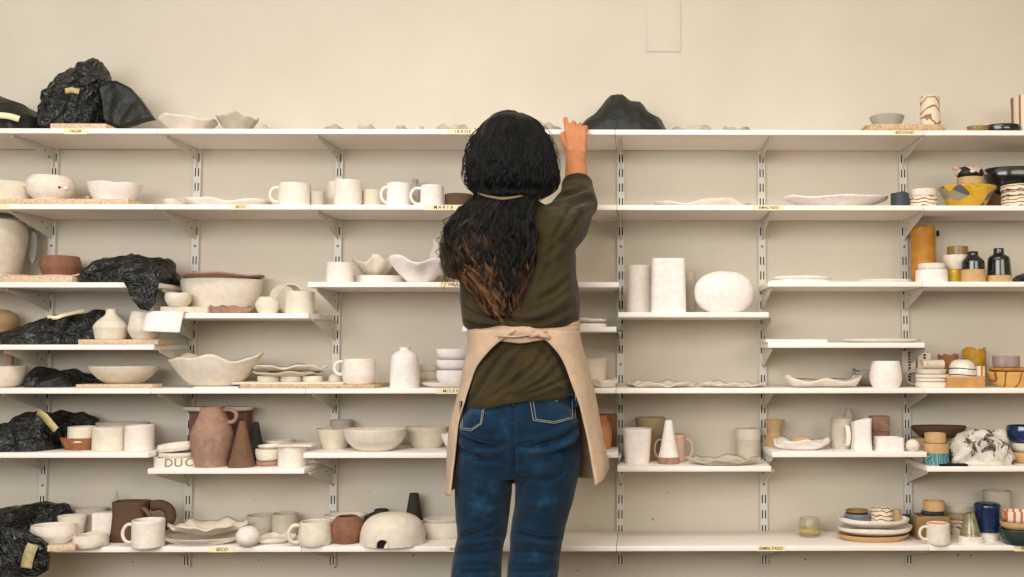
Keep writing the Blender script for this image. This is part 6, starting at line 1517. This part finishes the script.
# ---------------------------------------------------------------- long curly hair
HL = [(112.5, 505), (116, 494), (123, 485), (135, 476), (150, 470), (165, 467), (178, 466), (188, 468.5), (195, 475), (200, 471), (210, 460), (225, 450), (245, 447), (265, 452), (285, 464), (300, 474), (312, 484), (330, 500)]
HR = [(112.5, 518), (116, 528), (123, 538), (135, 547), (150, 552.5), (165, 556), (178, 557.5), (188, 556), (195, 549), (200, 541), (210, 537), (225, 537), (245, 538), (265, 535), (285, 530), (300, 526), (312, 522), (330, 516)]
def hair_depth(y): return interp([(110, -.50), (190, -.515), (200, -.585), (212, -.605), (240, -.610), (330, -.610)], y), interp([(113, .030), (118, .070), (125, .10), (140, .120), (160, .128), (180, .122), (192, .105), (197, .062), (204, .052), (225, .050), (260, .046), (300, .036), (330, .016)], y)
def hair():
    rnd = random.Random(7)
    bm = bmesh.new(); rings = []
    for y in (113.5, 115, 119, 126, 136, 148, 160, 172, 182, 190, 196, 202, 212, 226, 244, 262, 280, 296, 308, 318):
        yc, rb = hair_depth(y); k = .95 if y < 192 else .86
        l, r = sinterp(HL, y), sinterp(HR, y); m = (l+r)/2
        rings.append(pxring(y, m+(l-m)*k, m+(r-m)*k, rb*.94, (.060 if y < 192 else .03), yc))
    loft_into(bm, rings[::-1], 40, 2.0)
    bmesh.ops.recalc_face_normals(bm, faces=bm.faces[:])
    bmesh.ops.subdivide_edges(bm, edges=bm.edges[:], cuts=1, use_grid_fill=True); rough_up(bm, .006, 30, 1, .35, 4)
    tone = bm.verts.layers.float.new('tone')
    def strand(pts, rr, tn, seg=5):
        for ring in tube_into(bm, pts, rr, seg, cap=False):
            for v in ring: v[tone] = tn
    def lock(u0, y0, y1, du, amp0, amp1, wl, ph, tw, nst, jit, tn, base, lift, spread):
        for _ in range(nst):
            ju, jp, ja = rnd.gauss(0, jit), rnd.gauss(0, .28), rnd.uniform(.75, 1.2); ye = y1+rnd.uniform(-7, 4); n = max(9, int((ye-y0)/2.4)); pts = []; rr = []; bs_ = base*rnd.uniform(.6, 1.2); jl = rnd.gauss(0, .012)
            for j in range(n+1):
                s = j/n; y = y0+(ye-y0)*s; uu = max(-1, min(1, u0+du*s*s)); l, r = sinterp(HL, y), sinterp(HR, y); m = (l+r)/2
                yc, rb = hair_depth(y); x = m+(r-m)/1*uu*spread if uu > 0 else m+(m-l)*uu*spread
                dep = yc-rb*(lift+jl)*math.sqrt(max(.02, 1-uu*uu*.97))
                a = (amp0+(amp1-amp0)*min(1, max(0, (y-125)/130)))*ja*min(1, .25+s*3)
                if 190 < y < 203: a *= .5
                t = ph+jp+2*PI*y/wl; jj = ju*(1-.55*s)*30
                pts.append(W(x+a*math.cos(t)+jj, y+.25*a*math.sin(t), dep-.0024*a*(math.sin(t*1.0)*tw+.35))); rr.append(bs_*(1-.6*s**2)*min(1, .55+s*4))
            strand(pts, rr, tn)
    for i in range(330):                                            # hair of the crown and the sides of the head
        u = -1+2*(i+rnd.random())/330
        y0 = 113.4+rnd.random()**2*26*(.3+abs(u)); y1 = rnd.uniform(178, 202)
        lock(u, y0, y1, rnd.uniform(-.08, .08), 1.3, 2.4, rnd.uniform(17, 27), rnd.uniform(0, 6.28), rnd.choice((-1, 1)), 3, .030, rnd.uniform(0, .25), .0016, rnd.uniform(1.0, 1.045), 1.0)
    for i in range(170):
        u = rnd.uniform(-1, 1); y0 = rnd.uniform(116, 168)
        lock(u, y0, rnd.uniform(186, 204), rnd.uniform(-.1, .1), 1.0, 2.6, rnd.uniform(15, 24), rnd.uniform(0, 6.28), rnd.choice((-1, 1)), 4, .035, rnd.uniform(0, .30), .0013, rnd.uniform(1.03, 1.085), 1.01)
    for i in range(230):                                            # the mane: springy locks of unequal length
        u = rnd.uniform(-1, .96) if i > 50 else rnd.uniform(-1, -.2); y0 = rnd.uniform(186, 214) if i % 3 else rnd.uniform(205, 240)
        y1 = rnd.triangular(250, 324, 300)-20*max(0, abs(u)-.5)
        y1 = max(y1, y0+34)
        lock(u, y0, y1, rnd.uniform(-.16, .16), 1.0, rnd.uniform(1.6, 3.6), rnd.uniform(24, 42), rnd.uniform(0, 6.28), rnd.choice((-1, 1)), rnd.randint(6, 10), .034, (rnd.choice((.05, .12, .2, .3, .45)) if u > -.15 else rnd.choice((.15, .3, .42, .55, .7)))+(.3 if rnd.random() < .07 else 0), .0010, rnd.uniform(.98, 1.22), rnd.uniform(.94, 1.06))
    # loose curls straying over the left arm, and flyaways at the crown's right
    for k in range(26):
        x0, y0 = rnd.uniform(452, 470), rnd.uniform(208, 236); x1, y1 = rnd.uniform(438, 462), rnd.uniform(252, 296); ph = rnd.uniform(0, 6.28); am = rnd.uniform(1.6, 4.2); pts = []; n = 30
        for j in range(n+1):
            s = j/n; y = y0+(y1-y0)*s; x = x0+(x1-x0)*s-5*math.sin(PI*s)
            pts.append(W(x+am*math.cos(ph+s*15), y+am*.5*math.sin(ph+s*15), -.60-.018*math.sin(ph+s*11)))
        strand(pts, [.0015*(1-.6*j/n) for j in range(n+1)], rnd.uniform(.2, .7))
    for k in range(26):
        sd = rnd.choice((-1, 1)); y0 = rnd.uniform(112, 150); pts = []; n = 18; ph = rnd.uniform(0, 6.28)
        for j in range(n+1):
            s = j/n; y = y0+rnd.uniform(38, 42)*s; e = sinterp(HR if sd > 0 else HL, y)+sd*(1+2.6*math.sin(PI*s)); pts.append(W(e+1.8*math.cos(ph+s*9), y, -.52-.02*math.sin(ph+s*7)))
        strand(pts, [.0007]*(n+1), .1, 4)
    h = finish('hair', bm, 'hair'); h['label'] = 'long dark curly hair with brown ends'
    return h
HAIR = hair()
for pre, g in (('E14', 'stack of three white bowls'), ('E12', 'oat dishes behind the white bowl stack'), ('E22', 'pile of small saucers'), ('B20', 'stack of marbled small bowls'), ('G39', 'pile of small bowls at the back'),
               ('E7', 'small dishes under the ruffled plates'), ('C2d', 'thin dishes on the grey clay box'), ('A4', 'low dishes far back on the top shelf'), ('G31', 'plate stack on the bottom shelf'), ('G32', 'plate stack on the bottom shelf'), ('G33', 'plate stack on the bottom shelf')):
    for k, r in REG.items():
        if k.startswith(pre) and (len(k) <= len(pre)+1): r[5]['group'] = g
# ------------------------------------------------------------------ light
def area(name, loc, target, sx, sy, power, col):
    l = bpy.data.lights.new(name, 'AREA'); l.shape = 'RECTANGLE'; l.size = sx; l.size_y = sy; l.energy = power; l.color = col
    o = bpy.data.objects.new(name, l); COL.objects.link(o); o.location = loc
    o.rotation_euler = (Vector(target)-Vector(loc)).to_track_quat('-Z', 'Y').to_euler(); return o
area('window_light', (-1.5, -4.2, 1.85), (-.5, 0, .9), 3.0, 1.5, 104, (.985, .985, 1))
area('second_window_light', (1.9, -3.9, 1.9), (.3, 0, .9), 2.0, 1.2, 40, (1, .90, .74))
area('ceiling_lamp_light', (-.5, -1.9, 2.70), (-.5, -1.75, 0), 2.8, .4, 38, (1, .955, .89))
w = bpy.data.worlds.new('world'); SC.world = w; w.use_nodes = True
w.node_tree.nodes['Background'].inputs[0].default_value = (1.0, .94, .70, 1); w.node_tree.nodes['Background'].inputs[1].default_value = .30
vs = SC.view_settings
vs.view_transform = 'Standard'; vs.look = 'None'; vs.gamma = 1; vs.use_curve_mapping = False; vs.exposure = 0.03
